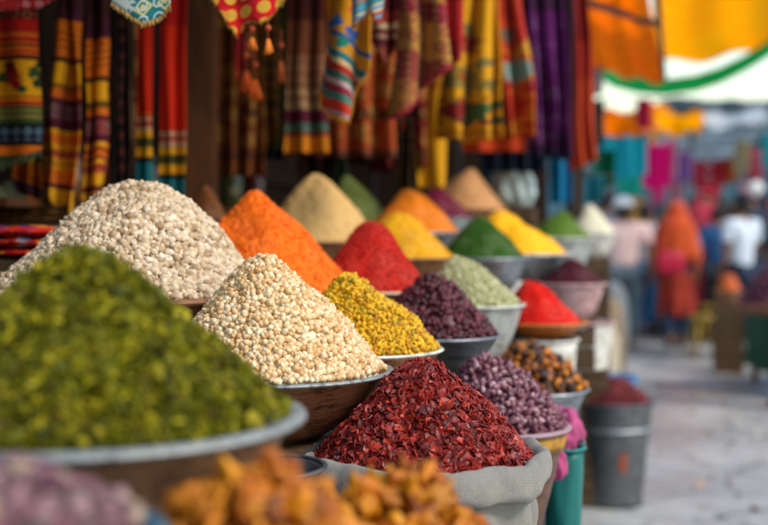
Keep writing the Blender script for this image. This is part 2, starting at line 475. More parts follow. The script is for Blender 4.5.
# 2 white puffed grains
h = Heap(128, 181, 292, 132, 2.25, apx=150, e=.12, b=.06, seed=5)
wm = grain_mat('white_grain', ['#ccb596', '#d8c5a8', '#bda280', '#e0cfb8', '#c8ae8c', '#ac8e6a', '#d2bca0', '#9c7e5c'], .6, .3, .35, 220, var=.12, translucent=.08)
wb = []
for i in range(7):
    v_, f_ = lumpy(2, 1, .88, .82, .5, 1.5, i); wb.append((np.array([p*(1+.30*noise.noise(Vector(p)*3.4+Vector((i*5, 0, 0)))) for p in v_]), f_))
granular('white_puffed_grain_heap', 'tall cream white heap of lumpy puffed grains on the left', 'grain heap', h, wb, .0070, 6600, wm, tilt=1.5, jit=.9, var=.45, lift=.002, spill=60)
vessel(h, 'terracotta_bowl', 'tan clay bowl with thick rim under the cream puffed grains', 'bowl', 1.07, None, .6, terra, terra, 'bkA', lip=.013)
# 3 chickpeas
h = Heap(268, 258, 367, 112, 2.0, e=.13, b=.02, seed=8)
cm = grain_mat('chickpea', ['#d2ac78', '#dcbe92', '#c89c62', '#e0cea8', '#d6b482', '#c2925a', '#d9b98a', '#e4d2b0', '#b98a54'], .42, .4, .25, 160, var=.1)
granular('chickpea_heap', 'pale beige heap of round chickpeas in the copper bowl', 'chickpea heap', h, [chickpea(i) for i in range(6)], .0058, 4200, cm, tilt=1.6, jit=.8, var=.24, lift=.001, spill=160)
cb = vessel(h, 'copper_bowl', 'large tarnished brown copper bowl with bluish rim holding the chickpeas', 'bowl', 1.085, None, .45, copper, rimblue, 'mid0', lip=.007, curve=.62)
# 4 turmeric orange
h = Heap(262, 194, 292, 98, 2.72, apx=256, e=.13, b=.03, seed=11)
om = grain_mat('orange_powder', ['#dd5f0c', '#e8700f', '#d24f08'], .8, .2, .6, 400, var=.2, vscale=110, patch=.03)
powder('orange_spice_heap', 'bright orange crumbly spice cone behind the chickpeas', 'spice heap', h, om, .0075, 75, 4200, .0032, res=(130, 260))
vessel(h, 'clay_bowl', 'clay bowl hidden under the bright orange cone', 'bowl', 1.04, None, .6, terra, terra, 'bkA', lip=.009)
# 7 red powder
h = Heap(371, 222, 288, 57, 2.9, e=.16, b=.05, seed=13)
rm = grain_mat('red_powder', ['#ac1810', '#bc2416', '#981208'], .8, .2, .6, 400, var=.2, vscale=110, patch=.04)
powder('crimson_spice_heap', 'crimson red crumbly spice cone in a shallow wooden bowl', 'spice heap', h, rm, .006, 80, 2600, .003, res=(100, 200))
vessel(h, 'wooden_bowl', 'shallow pale wooden bowl under the crimson cone', 'bowl', 1.09, .07, .7, plain('#c09a72', .6, 0, .3, 12, .2), plain('#d2b08c', .6, 0, .2, 12, .2), 'bkA', lip=.009)
# 8 yellow
h = Heap(362, 279, 346, 74, 2.28, apx=348, e=.16, b=.05, seed=17)
ym = grain_mat('yellow_bits', ['#d9a005', '#e8b50c', '#c28404', '#a86a08', '#edc21a', '#6e500c', '#dca912', '#8a7410', '#e0b010'], .5, .35, .3, 200, var=.15)
granular('yellow_pellet_heap', 'golden yellow heap of small dried pellets in a white rimmed bowl', 'spice heap', h, [lumpy(1, 1.35, .75, .6, .5, 1.4, i) for i in range(6)], .0052, 3300, ym, tilt=1.0, jit=.8, var=.35, lift=.001, spill=90)
vessel(h, 'grey_bowl', 'grey metal bowl with pale rim holding the golden yellow pellets', 'bowl', 1.06, None, .5, copper, enamel_white, 'midA', lip=.006)
# 9 plum
h = Heap(436, 277, 332, 58, 2.65, apx=431, e=.15, b=.06, seed=19)
pm = grain_mat('plum_bits', ['#4c161e', '#5f1e28', '#38101a', '#702a34', '#2e0c14'], .42, .45, .3, 200, var=.2)
granular('plum_chip_heap', 'dark plum heap of dried chips in a flat steel dish', 'dried fruit heap', h, [lumpy(1, 1.2, 1, .55, .5, 1.3, i) for i in range(6)], .0072, 1100, pm, tilt=1.0, jit=.8, var=.35, lift=.002, spill=12)
vessel(h, 'steel_dish', 'wide steel dish with thin lip under the dark plum chips', 'bowl', 1.09, None, .55, steel_dark, steel, 'midA', lip=.005, curve=.8)
# 16 sage
h = Heap(468, 260, 302, 50, 3.0, apx=458, e=.16, b=.05, seed=23)
sm = grain_mat('sage', ['#a9a878', '#b8b68a', '#959664', '#c4c19a'], .7, .2, .3, 200)
granular('sage_herb_heap', 'pale grey green heap of small seeds in a white bowl', 'herb heap', h, [lumpy(1, 1.3, .8, .6, .5, 1.3, i) for i in range(4)], .0052, 1500, sm, tilt=1.2, jit=.8, lift=.001)
vessel(h, 'enamel_bowl', 'pale enamel bowl under the grey green seeds', 'bowl', 1.1, None, .55, enamel_grey, enamel_white, 'midA', lip=.006)
# far powders
name_of = lambda q: q.replace('_', ' ')
def farpow(nm, label, px, apy, rpy, Rpx, D, cols, body, rim, tb, bname, blabel, apx=None, seed=1, k=1.08, hgt=None, b=.03):
    h = Heap(px, apy, rpy, Rpx, D, apx=apx, e=.15, b=b, seed=seed)
    m = grain_mat(nm, cols, .85, .2, .5, 300, var=.16, vscale=110, patch=.07)
    powder(nm, label, 'spice heap', h, m, .004, 70, 700, .0035, res=(60, 120))
    vessel(h, bname, blabel, 'bowl', k, hgt, .55, body, rim, tb, lip=.008, under=name_of(bname)+' of the '+name_of(nm))
    return h
farpow('sand_spice_heap', 'smooth sandy beige spice cone at the back left', 320, 175, 240, 57, 3.6, ['#c39a5c', '#cda66a'], terra, terra, 'bkB', 'clay_bowl', 'clay bowl under the sandy beige cone', apx=316, seed=31, b=.07)
farpow('olive_powder_heap', 'dull olive green powder cone behind the beige one', 357, 177, 222, 36, 4.1, ['#54602a', '#5f6a30'], steel, steel, 'bkB', 'steel_bowl', 'steel bowl under the dull olive powder at the back', apx=346, seed=32)
farpow('amber_spice_heap', 'amber orange spice cone with steel bowl, behind the ochre one', 412, 190, 231, 45, 4.0, ['#cf6c0a', '#d97a12'], steel, steel, 'bkB', 'steel_bowl', 'steel bowl under the amber orange cone', seed=33, b=.05)
farpow('ochre_spice_heap', 'ochre yellow spice cone in a brown bowl behind the crimson one', 400, 213, 256, 52, 3.5, ['#c98d08', '#d69a10'], terra, terra, 'bkB', 'clay_bowl', 'brown bowl under the ochre yellow cone', seed=34, b=.05)
farpow('magenta_powder_heap', 'small dark magenta powder cone far back', 438, 189, 217, 34, 4.7, ['#5e0f2c', '#6b1534'], steel, steel, 'bkB', 'steel_bowl', 'steel bowl under the dark magenta powder', seed=35)
farpow('peach_spice_heap', 'pale peach spice cone farthest back under the cloths', 468, 170, 209, 38, 5.2, ['#c08a5a', '#cc9868'], terra, terra, 'bkB', 'clay_bowl', 'clay bowl under the pale peach cone', seed=36)
farpow('dark_green_powder_heap', 'dark green powder cone in a steel bowl beside the bright yellow one', 482, 217, 256, 42, 3.75, ['#23470c', '#2c5210'], steel, steel, 'midB', 'steel_bowl', 'steel bowl under the dark green powder cone', apx=480, seed=37, b=.02)
farpow('bright_yellow_powder_heap', 'bright yellow powder cone behind the dark green one', 515, 211, 252, 50, 4.25, ['#eba806', '#f2b40e'], steel, enamel_white, 'midB', 'steel_bowl', 'pale steel bowl under the bright yellow powder', apx=498, seed=38, b=.02)
farpow('moss_green_heap', 'small moss green cone near the blue hanging cloth', 560, 212, 237, 30, 5.0, ['#4c6a1e', '#587826'], enamel_grey, enamel_white, 'midB', 'enamel_bowl', 'pale bowl under the small moss green cone', seed=39)
farpow('cream_powder_heap', 'rounded cream white heap at the far street end', 590, 205, 232, 24, 5.6, ['#cfc7ad', '#d9d2ba'], enamel_white, enamel_white, 'gnd', 'enamel_bowl', 'pale bowl under the cream white heap', seed=40, hgt=.12)
farpow('wine_powder_heap', 'dark wine coloured heap in a pink bowl', 572, 259, 282, 30, 4.1, ['#42101e', '#4e1626'], enamel_pink, enamel_pink, 'lowB', 'pink_bowl', 'dusty pink enamel bowl with the wine coloured heap', seed=41, hgt=.13)
farpow('tan_powder_heap', 'tan brown powder heap in a dark pot among hanging cloths', 207, 186, 219, 19, 3.3, ['#6e4020', '#7c4a26'], darkpl, darkpl, 'bkB', 'dark_pot', 'dark pot behind the cream grains, full of tan powder', seed=42)
h17 = farpow('scarlet_powder_heap', 'vivid scarlet powder cone in an orange bowl', 541, 279, 320, 38, 3.4, ['#c41206', '#cf1a0a'], orange_pl, orange_pl, 'lowA', 'orange_bowl', 'orange bowl stacked on a white tub, scarlet powder in it', apx=528, seed=43, hgt=.045, k=1.15)
bpy.data.objects.remove([o for o in COL.objects if o.name.startswith('wooden_crate')][-1])
# white tub below the scarlet bowl
c = h17.c.copy(); c.z -= .056
bowl('white_tub', 'white plastic tub under the orange bowl', 'tub', c, .108, c.z-.70, .08, enamel_white, enamel_white, lip=.006, curve=1)
c = at(584, 322, 4.1); bowl('white_tub', 'white tub with pink edge at the far street side, below the pink bowl', 'tub', c, .105, c.z-.85, .085, enamel_white, enamel_pink, lip=.008, curve=1)

c = at(566, 300, 4.6); c.z = .85+.13; bowl('steel_pail', 'small steel pail past the pink bowl', 'pail', c, .07, .125, .06, steel, steel, lip=.006, curve=1)
# cassia-red flakes in the sack
h = Heap(424, 362, 456, 106, 1.9, apx=424, e=.11, b=.05, seed=51)
fm = grain_mat('red_flake', ['#7c1812', '#962218', '#5c100c', '#a83020', '#6c1510', '#480a08', '#9c2a1a', '#b43a26', '#3a0a08', '#8a1c14'], .42, .4, .3, 200, var=.2)
granular('red_flake_heap', 'deep red heap of dried pepper flakes in the white cloth sack', 'flake heap', h, [flake(i, .13, .5, 6, 1.25) for i in range(9)], .0064, 4300, fm, smooth=False, tilt=.6, jit=.9, var=.45, lift=.002, spill=70)
def sack(h, label):
    root = empty('cloth_sack', (h.c.x, h.c.y, TB['lowA'])); tag(root, label, 'sack')
    n = NT('burlap'); o = n.uv()
    w1 = n.n('ShaderNodeTexWave', wave_type='BANDS', bands_direction='X'); n.put(w1.inputs['Vector'], o); w1.inputs['Scale'].default_value = 25; w1.inputs['Distortion'].default_value = 1.5
    w2 = n.n('ShaderNodeTexWave', wave_type='BANDS', bands_direction='Y'); n.put(w2.inputs['Vector'], o); w2.inputs['Scale'].default_value = 25; w2.inputs['Distortion'].default_value = 1.5
    wv = n.math('MULTIPLY', n.math('ADD', w1.outputs['Fac'], w2.outputs['Fac']), n.math('MULTIPLY_ADD', n.noise(40, 3), .6, .25))
    base = n.ramp(n.noise(9, 6, None, .6), [(.35, lin('#cfc9be')), (.65, lin('#efeae0'))])
    col = n.mix(n.math('MULTIPLY_ADD', wv, -.55, .55), base, lin('#8a8478'))
    sp = n.n('ShaderNodeSeparateXYZ'); n.put(sp.inputs[0], o)
    # blue seam thread running down the front right
    line = n.math('LESS_THAN', n.math('ABSOLUTE', n.math('SUBTRACT', sp.outputs[0], 4.93)), .012)
    dash = n.math('LESS_THAN', n.math('FRACT', n.math('MULTIPLY', sp.outputs[1], 14)), .7)
    col = n.mix(n.math('MULTIPLY', line, dash), col, lin('#3f6a84'))
    blot = n.ramp(n.noise(14, 4), [(.6, (0, 0, 0, 1)), (.68, (1, 1, 1, 1))])
    col = n.mix(n.math('MULTIPLY', blot, .25), col, lin('#7f95a6'))
    m = n.bsdf(col, .9, 0, n.bump(n.math('ADD', wv, n.math('MULTIPLY', n.noise(55, 5, None, .7), 1.6)), 1., .005), .1)
    H0 = h.c.z-TB['lowA']; R = h.R
    def fold(th, z): 
        s_ = min(1, max(0, (H0-.03-z)/.05)) if z < H0 else 0
        pl = abs(noise.noise(Vector((math.cos(th)*4.5, math.sin(th)*4.5, z*2.5+1))))
        return -.006*s_*max(0, .35-pl)+.012*s_*noise.noise(Vector((math.cos(th)*2, math.sin(th)*2, z*14)))+.0075*noise.noise(Vector((math.cos(th)*3.2, math.sin(th)*3.2, z*6)))+.005*math.sin(th*11+z*36+3*noise.noise(Vector((math.cos(th)*2, math.sin(th)*2, z*5)))+0)
    # body
    pr = [(R*.72, 0), (R*.86, .012), (R*.95, .05), (R*1.0, .1), (R*1.03, H0*.5), (R*1.02, H0*.68), (R*1.0, H0*.8), (R*1.03, H0*.9), (R*1.04, H0*.98)]
    roll = [(R*1.04, H0-.012), (R*1.07, H0-.036), (R*1.12, H0-.042), (R*1.17, H0-.030), (R*1.18, H0-.008), (R*1.155, H0+.010), (R*1.11, H0+.015), (R*1.05, H0+.008), (R*1.0, H0-.006), (R*.96, H0-.03)]
    def mk(name, prf, seg=220, sub=5):
        pts = []; q_ = [prf[0]]+prf+[prf[-1]]
        for i in range(len(prf)-1):
            p0, p1, p2, p3 = [np.array(z_) for z_ in q_[i:i+4]]
            for k in range(sub):
                t = k/sub; pts.append(tuple(.5*((2*p1)+(-p0+p2)*t+(2*p0-5*p1+4*p2-p3)*t*t+(-p0+3*p1-3*p2+p3)*t**3)))
        pts.append(prf[-1]); K = len(pts); vs = []; fs = []; uvs = []
        ln = [0]
        for i in range(1, K): ln.append(ln[-1]+math.dist(pts[i], pts[i-1]))
        for j in range(seg+1):
            th = 2*PI*j/seg
            for i, (r, z) in enumerate(pts):
                thj = 2*PI*(j % seg)/seg
                rr = r+fold(thj, z)*(1 if name == 'sack_body' else .9)
                zz = z+.014*noise.noise(Vector((math.cos(thj)*2.2, math.sin(thj)*2.2, 3)))*min(1, z/.1)+(.0035*noise.noise(Vector((math.cos(thj)*9, math.sin(thj)*9, z*40))) if z > .1 else 0)
                vs.append((rr*math.cos(th), rr*math.sin(th), zz)); uvs.append((th*1.06, ln[i]*5.5))
        for j in range(seg):
            for i in range(K-1): a = j*K+i; fs.append((a, a+K, a+K+1, a+1))
        ob = mesh_np(name, vs, fs, m, root)
        ul = ob.data.uv_layers.new(name='UVMap')
        for l in ob.data.loops: ul.data[l.index].uv = uvs[l.vertex_index]
        return ob
    mk('sack_body', pr); mk('rolled_rim', roll)
sack(h, 'white coarse cloth sack with rolled rim and blue seam holding red flakes')

# lavender shallots
h = Heap(503, 361, 424, 60, 2.4, apx=482, e=.17, b=.13, seed=61)
lm = grain_mat('shallot', ['#6e3c48', '#855260', '#5a2c38', '#9a6c76', '#7a4854', '#4c222e', '#b08a90'], .38, .5, .2, 120, perobj=True, var=.18, vscale=90)
lmass = grain_mat('shallot_mass', ['#6e3c48', '#855260', '#5a2c38'], .4, .4, .2, 120)
pieces('dried_shallot', 'small glossy mauve dried bulb on the mauve heap in the yellow banded tub', 'dried bulb', 'mauve dried bulbs in the yellow banded tub', h, [lumpy(2, 1.35, .78, .66, .55, 1.5, i) for i in range(8)], .0080, 640, lm, lmass, tilt=1.1, jit=.5, var=.35, lift=.005,
       core_label='inner mass and rear slope of the mauve dried bulbs', core_name='mauve_bulb_mass')
c = h.c.copy(); c.z -= .004
t = bowl('banded_tub', 'brown tub with pink lining and yellow band holding mauve dried bulbs', 'tub', c, h.R*1.04, c.z-.70, h.R*.58, plain('#6e4e3e', .5, 0, .3, 9, .2, dirt='#4a3226'), plain('#a88890', .6, 0, .3, 12, .2), lip=.010, curve=.85)
hh = c.z-.70
lathe('yellow_band', [(h.R*.985, hh-.040), (h.R*1.02, hh-.042), (h.R*1.045, hh-.028), (h.R*1.06, hh-.012), (h.R*1.03, hh-.008)], plain('#b98a22', .5, 0, .35, 20, .2, dirt='#8c5a1c'), t)
# mixed chunks
h = Heap(535, 347, 386, 46, 3.0, apx=520, e=.2, b=.14, seed=67)
xm = grain_mat('mixed', ['#c8741a', '#3a2014', '#8a4a18', '#d98a20', '#1f1410', '#5c3018', '#a85c16', '#2c1a14'], .5, .4, .3, 120, perobj=True, vscale=90)
xmass = grain_mat('mixed_mass', ['#8a4a18', '#3a2014', '#5c3018'], .6, .3, .3, 120)
pieces('dried_fruit_chunk', 'orange or dark brown dried chunk in the steel bowl beyond the mauve bulbs', 'dried fruit', 'mixed dried chunks in the steel bowl', h, [lumpy(2, 1.2, .9, .7, .6, 1.4, i) for i in range(6)], .0115, 250, xm, xmass, tilt=1.2, jit=.7, var=.35, lift=.004,
       core_label='inner mass of the mixed orange and brown dried chunks', core_name='mixed_chunk_mass')
vessel(h, 'steel_bowl', 'steel bowl holding the mixed orange and brown chunks', 'bowl', 1.12, .12, .5, steel, steel, 'lowA', lip=.007)
# maroon chunk heap in bin on the ground
h = Heap(613, 380, 401, 35, 5.6, e=.5, b=.15, seed=71)
bm_ = grain_mat('maroon', ['#5c161a', '#701e22', '#440f12', '#822a2c'], .55, .35, .3, 100)
granular('maroon_bean_heap', 'dull maroon heap of dried berries filling the grey street bin', 'berry heap', h, [lumpy(1, 1.1, .9, .8, .3, 1.2, i) for i in range(4)], .0095, 1100, bm_, tilt=1, jit=.7, lift=.002)
c = h.c.copy(); c.z -= .0
r = bowl('metal_bin', 'tall dark grey metal bin on the street with orange patch', 'bin', c, .187, c.z-.004, .145, steel_dark, steel_dark, lip=.012, curve=1.0, wob=.02)
lathe('hoop', [(.176, .36), (.186, .365), (.188, .375), (.179, .382)], steel, r)
# orange patch on the bin's street face
def patch():
    vs = []; N = 10
    for i in range(N+1):
        for j in range(N+1):
            a = -PI/2+.10+(i/N-.5)*.30; z = .17+(j/N)*.11
            rr = .145+(.187-.145)*(z/c.z)+.006
            w = .5+.5*noise.noise(Vector((i*.5, j*.5, 0)))
            vs.append((rr*math.cos(a), rr*math.sin(a), z))
    fs = []
    for i in range(N):
        for j in range(N):
            x, y = (i+.5)/N*2-1, (j+.5)/N*2-1
            if x*x+y*y*.9 < .75+.35*noise.noise(Vector((x*2, y*2, 3))): a = i*(N+1)+j; fs.append((a, a+N+1, a+N+2, a+1))
    mesh_np('painted_patch', vs, fs, plain('#9a4a30', .6), r)
patch()
c = at(619, 376, 6.3); bowl('blue_basin', 'bright blue plastic basin behind the grey bin', 'basin', at(613, 377, 6.4), .13, at(613, 377, 6.4).z-.002, .1, plain('#1f7fb8', .4), plain('#2a92cc', .4), lip=.01, curve=1)

# nearest orange chunks
ob = [lumpy(3, 1.3, .95, .5, 1.1, 1.5, i) for i in range(8)]
ocols = ['#c06c06', '#dc8c0c', '#ac5808', '#ea9e10', '#8a4408', '#d07e08', '#74380a', '#e4960e']
for (px, ap, rp, Rp, D, apx, sd, wd) in ((256, 492, 588, 118, .95, 250, 81, 'left and most blurred'), (396, 489, 586, 114, 1.18, 390, 83, 'right, before the white sack')):
    h = Heap(px, ap, rp, Rp, D, apx=apx, e=.25, b=.12, seed=sd)
    mm = grain_mat('orange_chunk_%d' % sd, ocols, .45, .45, .4, 60, perobj=True, translucent=.15, vscale=50, var=.25)
    ms = grain_mat('orange_mass_%d' % sd, ['#b06010', '#9a500e'], .6, .3, .3, 60)
    pieces('dried_orange_chunk', 'golden orange dried chunk in the front bowl on the '+wd, 'dried fruit', 'golden orange chunks, front bowl on the '+wd, h, ob, .0155, 120, mm, ms, tilt=1.3, jit=.7, var=.35, lift=.006,
           core_label='inner mass of the golden orange chunks on the '+wd, core_name='orange_chunk_mass')
    vessel(h, 'steel_bowl', 'steel bowl under the golden orange chunks, '+wd, 'bowl', 1.08, .1, .55, steel, steel, 'front', lip=.006)
# lower left pinkish chunks in a blue rimmed bowl
h = Heap(-20, 484, 534, 150, .82, apx=-12, e=.3, b=.12, seed=87)
km = grain_mat('pink_chunk', ['#80545c', '#6a424c', '#9c7878', '#4e2f38', '#8a646a', '#3a2228', '#a08870', '#32222a'], .5, .4, .3, 90, perobj=True, vscale=70)
ks = grain_mat('pink_mass', ['#8e6870', '#74505a'], .6, .3, .3, 90)
pieces('dusty_pink_petal', 'dusty pink dried piece in the blue rimmed bowl at the lower left corner', 'dried petal', 'dusty pink dried pieces in the blue rimmed bowl', h, [lumpy(2, 1.2, .9, .6, .6, 1.4, i) for i in range(6)], .0098, 260, km, ks, tilt=1.2, jit=.7, var=.35, lift=.003,
       core_label='inner mass of the dusty pink dried pieces', core_name='pink_piece_mass')
vessel(h, 'blue_rimmed_bowl', 'bowl with chipped blue rim at the lower left holding dusty pink pieces', 'bowl', 1.13, None, .6, brownbowl, bluerim, 'front', lip=.010)
# small empty metal bowls between
c = at(268, 466, 1.62); bowl('small_steel_bowl', 'small empty dark steel bowl between copper bowl and sack', 'bowl', c, .08, .05, .05, steel_dark, steel_dark, lip=.004, table=.70, under='small empty bowl left of the white sack')
c = at(235, 470, 1.5); bowl('small_steel_bowl', 'small empty grey bowl beside the herb bowl', 'bowl', c, .075, .045, .05, steel_dark, rimblue, lip=.004, table=.70)

# pink cloth bundle over the teal bucket
c = at(563, 447, 2.62)
b = bowl('teal_bucket', 'teal green plastic bucket beside the white sack with pink cloth on top', 'bucket', c, .048, c.z-.50, .038, plain('#0f6a66', .4, 0, .25, 9, .1), plain('#15807a', .4), lip=.006, curve=1, wob=.16)
bm = bmesh.new()
hN = c.z-.50
crate(c, .50, .0, .15, 'tall narrow plank crate carrying the teal bucket')
pts = [(.05*math.cos(a), 0, hN+.045*math.sin(a)) for a in np.linspace(0, PI, 10)]
for p, q in zip(pts[:-1], pts[1:]): tube_bm(bm, p, q, .003, seg=8)
bm_obj('handle', bm, steel, b)
def bundle(name, label, c, R, Hh, mat, seed, sq=1.):
    v, f = ico(4); out = []
    for p in v:
        q = Vector(p); n = noise.fractal(q*1.6+Vector((seed, 0, 0)), 1, 2, 3); w = 1+.28*n+.1*math.sin(8*math.atan2(p[1], p[0])+3*p[2]+seed)
        out.append((p[0]*R*w, p[1]*R*w, max(p[2]*Hh*w, -Hh*.8)+Hh*.8))
    return tag(mesh_np(name, out, f, mat, None, True, c), label, 'cloth')
pinkm = plain('#b8487c', .8, 0, .45, 30, .3, sheen=.05)
bundle('pink_cloth', 'crumpled pink cloth stuffed in the teal bucket', at(560, 452, 2.62), .047, .06, pinkm, 2)
bundle('pink_cloth', 'crumpled pink cloth hanging beneath the yellow banded tub', at(547, 470, 2.45)+Vector((.02, .05, -.03)), .03, .04, pinkm, 5)
bundle('white_cloth', 'pale blue white folded cloth bundle at the far end under hanging cloths', at(514, 207, 5.3), .09, .11, plain('#b5c6c8', .8, 0, .3, 10), 7)
crate(at(514, 207, 5.3), at(514, 207, 5.3).z, 1.13 if w2uv(at(514, 207, 5.3))[1] < .6 else 1.18, .2, 'plank crate under the pale blue white cloth bundle')
bundle('white_cloth', 'white crumpled cloth bundle beside the scarlet powder', at(512, 300, 3.9)+Vector((0, 0, -.02)), .05, .05, plain('#c9c5c0', .8, 0, .3, 10), 9)
crate(at(512, 300, 3.9), at(512, 300, 3.9).z-.02, .85, .12, 'small plank crate under the white cloth beside the scarlet powder')

# ------------------------------------------------------------------ hanging textiles
def textile_mat(name, bands, slope=0., motifs=(), x0=0., blobs=(), rough=.85, translucent=.12, weave=.5, warp=2.0):
    """bands: (py, hex) in the cloth's own chart (uv*100); motifs: (py0, py1, kind, hex, scale)"""
    n = NT(name); sp = n.n('ShaderNodeSeparateXYZ'); n.put(sp.inputs[0], n.uv())
    x = n.math('MULTIPLY', sp.outputs[0], 100); y = n.math('MULTIPLY', sp.outputs[1], 100)
    s = n.math('ADD', y, n.math('MULTIPLY', n.math('SUBTRACT', x, x0), slope))
    wob = n.noise(.05, 2, n.uv())
    s = n.math('ADD', s, n.math('MULTIPLY_ADD', n.noise(6, 2, n.uv()), warp, -warp/2))
    lo = bands[0][0]; hi = bands[-1][0]+20
    f = n.math('DIVIDE', n.math('SUBTRACT', s, lo), hi-lo)
    col = n.ramp(f, [((p-lo)/(hi-lo), lin(c)) for p, c in bands[:31]], 'CONSTANT')
    for (a, b, kind, hx, sc) in motifs:
        msk = n.math('MULTIPLY', n.math('GREATER_THAN', s, a), n.math('LESS_THAN', s, b))
        u = n.math('FRACT', n.math('DIVIDE', x, sc)); w = n.math('FRACT', n.math('DIVIDE', n.math('SUBTRACT', s, a), sc))
        cu = n.math('ABSOLUTE', n.math('SUBTRACT', u, .5)); cw = n.math('ABSOLUTE', n.math('SUBTRACT', w, .5))
        if kind == 'diamond':
            d = n.math('ADD', cu, cw); k = n.math('MULTIPLY', n.math('LESS_THAN', d, .42), n.math('GREATER_THAN', n.math('ABSOLUTE', n.math('SUBTRACT', d, .22)), .07))
        elif kind == 'zig':
            k = n.math('LESS_THAN', n.math('FRACT', n.math('ADD', w, cu)), .4)
        elif kind == 'dots':
            k = n.math('LESS_THAN', n.math('ADD', n.math('MULTIPLY', cu, cu), n.math('MULTIPLY', cw, cw)), .06)
        elif kind == 'stripe':
            k = n.math('LESS_THAN', w, .35)
        elif kind == 'ring':
            d = n.math('SQRT', n.math('ADD', n.math('MULTIPLY', cu, cu), n.math('MULTIPLY', cw, cw)))
            k = n.math('LESS_THAN', n.math('ABSOLUTE', n.math('SUBTRACT', d, .3)), .05)
        else:   # flowers: irregular petals round voronoi points
            mp = n.n('ShaderNodeMapping'); n.put(mp.inputs[0], n.uv()); mp.inputs['Scale'].default_value = (100/sc, 100/sc, 1)
            d = n.voro(1, mp.outputs[0], rnd=.5); nz = n.noise(3.2, 3, mp.outputs[0])
            k = n.math('LESS_THAN', n.math('ADD', d, n.math('MULTIPLY_ADD', nz, .9, -.45)), .40)
        col = n.mix(n.math('MULTIPLY', msk, k), col, lin(hx))
    for (bx, by, r, hx) in blobs:
        dx = n.math('SUBTRACT', x, bx); dy = n.math('SUBTRACT', y, by)
        d = n.math('SQRT', n.math('ADD', n.math('MULTIPLY', dx, dx), n.math('MULTIPLY', dy, dy)))
        d = n.math('ADD', n.math('DIVIDE', d, r), n.math('MULTIPLY_ADD', n.noise(22, 2, n.uv()), 2.2, -1.1))
        col = n.mix(n.math('LESS_THAN', d, .95), col, lin(hx))
    v = n.math('MULTIPLY_ADD', n.noise(40, 4, n.uv()), .5, .75)
    sc_ = n.n('ShaderNodeVectorMath', operation='SCALE'); n.put(sc_.inputs[0], col); n.put(sc_.inputs['Scale'], v)
    w1 = n.n('ShaderNodeTexWave', wave_type='BANDS', bands_direction='X'); n.put(w1.inputs['Vector'], n.uv()); w1.inputs['Scale'].default_value = 50
    w2 = n.n('ShaderNodeTexWave', wave_type='BANDS', bands_direction='Y'); n.put(w2.inputs['Vector'], n.uv()); w2.inputs['Scale'].default_value = 50
    hgt = n.math('ADD', w1.outputs['Fac'], w2.outputs['Fac'])
    return n.bsdf(sc_.outputs[0], rough, 0, n.bump(hgt, weave, .001), .2, translucent=translucent, sheen=.03)
ZH = 2.45
def top_py(D): return 225-(ZH-CAMZ)*F/D
poles_used = {}
def cloth(name, label, mat, D, xt, xb, bot, folds=3, amp=.018, cat='hanging cloth', group=None, top=None, fringe=None, slant=0., seed=0, nx=60, ny=70, bag=0., tie=1.0, dx=0):
    """xt/xb: left and right edges at the top of the frame and at the hem; bot: hem height or list of (u, py)"""
    tp = top_py(D) if top is None else top
    if top is None: poles_used.setdefault(round(D, 2), []).append(((xt[0]-384)/F*D, (xt[1]-384)/F*D))
    bf = bot if isinstance(bot, list) else [(0, bot), (1, bot)]
    bmx = max(p for _, p in bf)
    def hem(u):
        for (a, p), (b, q) in zip(bf[:-1], bf[1:]):
            if a <= u <= b: return p+(q-p)*(u-a)/(b-a+1e-9)
        return bf[-1][1]
    cen = at((xt[0]+xt[1])/2, max(tp, -400), D)
    vs = []; uvs = []; fs = []
    for i in range(nx+1):
        u = i/nx
        for j in range(ny+1):
            t = j/ny; py = tp+(hem(u)-tp)*t; s = max(0., min(1., py/max(bmx, 1))) if py > 0 else 0.
            l = xt[0]*(1-s)+xb[0]*s; r = xt[1]*(1-s)+xb[1]*s
            if py < 0 and tie < 1: k = 1-(1-tie)*min(1, -py/max(-tp, 1)); m = (l+r)/2; l = m+(l-m)*k; r = m+(r-m)*k
            px = l+(r-l)*u
            p = at(px, py, D)
            a = amp*(.45+.55*min(1, max(0, (py+60)/160)))
            ph = 2*PI*folds*u+seed
            p.y += a*math.sin(ph+.5*math.sin(py*.02+seed))+a*.6*noise.noise(Vector((u*3, py*.015, seed)))+slant*(py)/100
            p.x += a*.25*math.cos(ph*1.0+py*.01)+a*.5*noise.noise(Vector((u*2+5, py*.012, seed)))
            vs.append((p-cen)[:]); uvs.append((px/100+.0, py/100))
    K = ny+1
    for i in range(nx):
        for j in range(ny): a = i*K+j; fs.append((a, a+1, a+K+1, a+K))
    two = fringe is not None
    root = None
    if two:
        root = empty(name, cen); tag(root, label, cat, group)
        o = mesh_np('panel', vs, fs, mat, root)
    else:
        o = mesh_np(name, vs, fs, mat, None, True, cen); tag(o, label, cat, group)
    ul = o.data.uv_layers.new(name='UVMap')
    for l in o.data.loops: ul.data[l.index].uv = uvs[l.vertex_index]
    so = o.modifiers.new('s', 'SOLIDIFY'); so.thickness = .004; so.offset = 0
    if two:
        hexc, length, count, rad = fringe
        bm = bmesh.new()
        for k in range(count):
            u = (k+.5)/count; i = int(u*nx); p = Vector(vs[i*K+ny]); q = p+Vector((random.uniform(-.004, .004), random.uniform(-.004, .004), -length*random.uniform(.8, 1.1)))
            tube_bm(bm, p+Vector((0, 0, .004)), q, rad*.6, rad, 6)
        bm_obj('fringe', bm, plain(hexc, .85, 0, .3, 40), o, True)
    return root or o

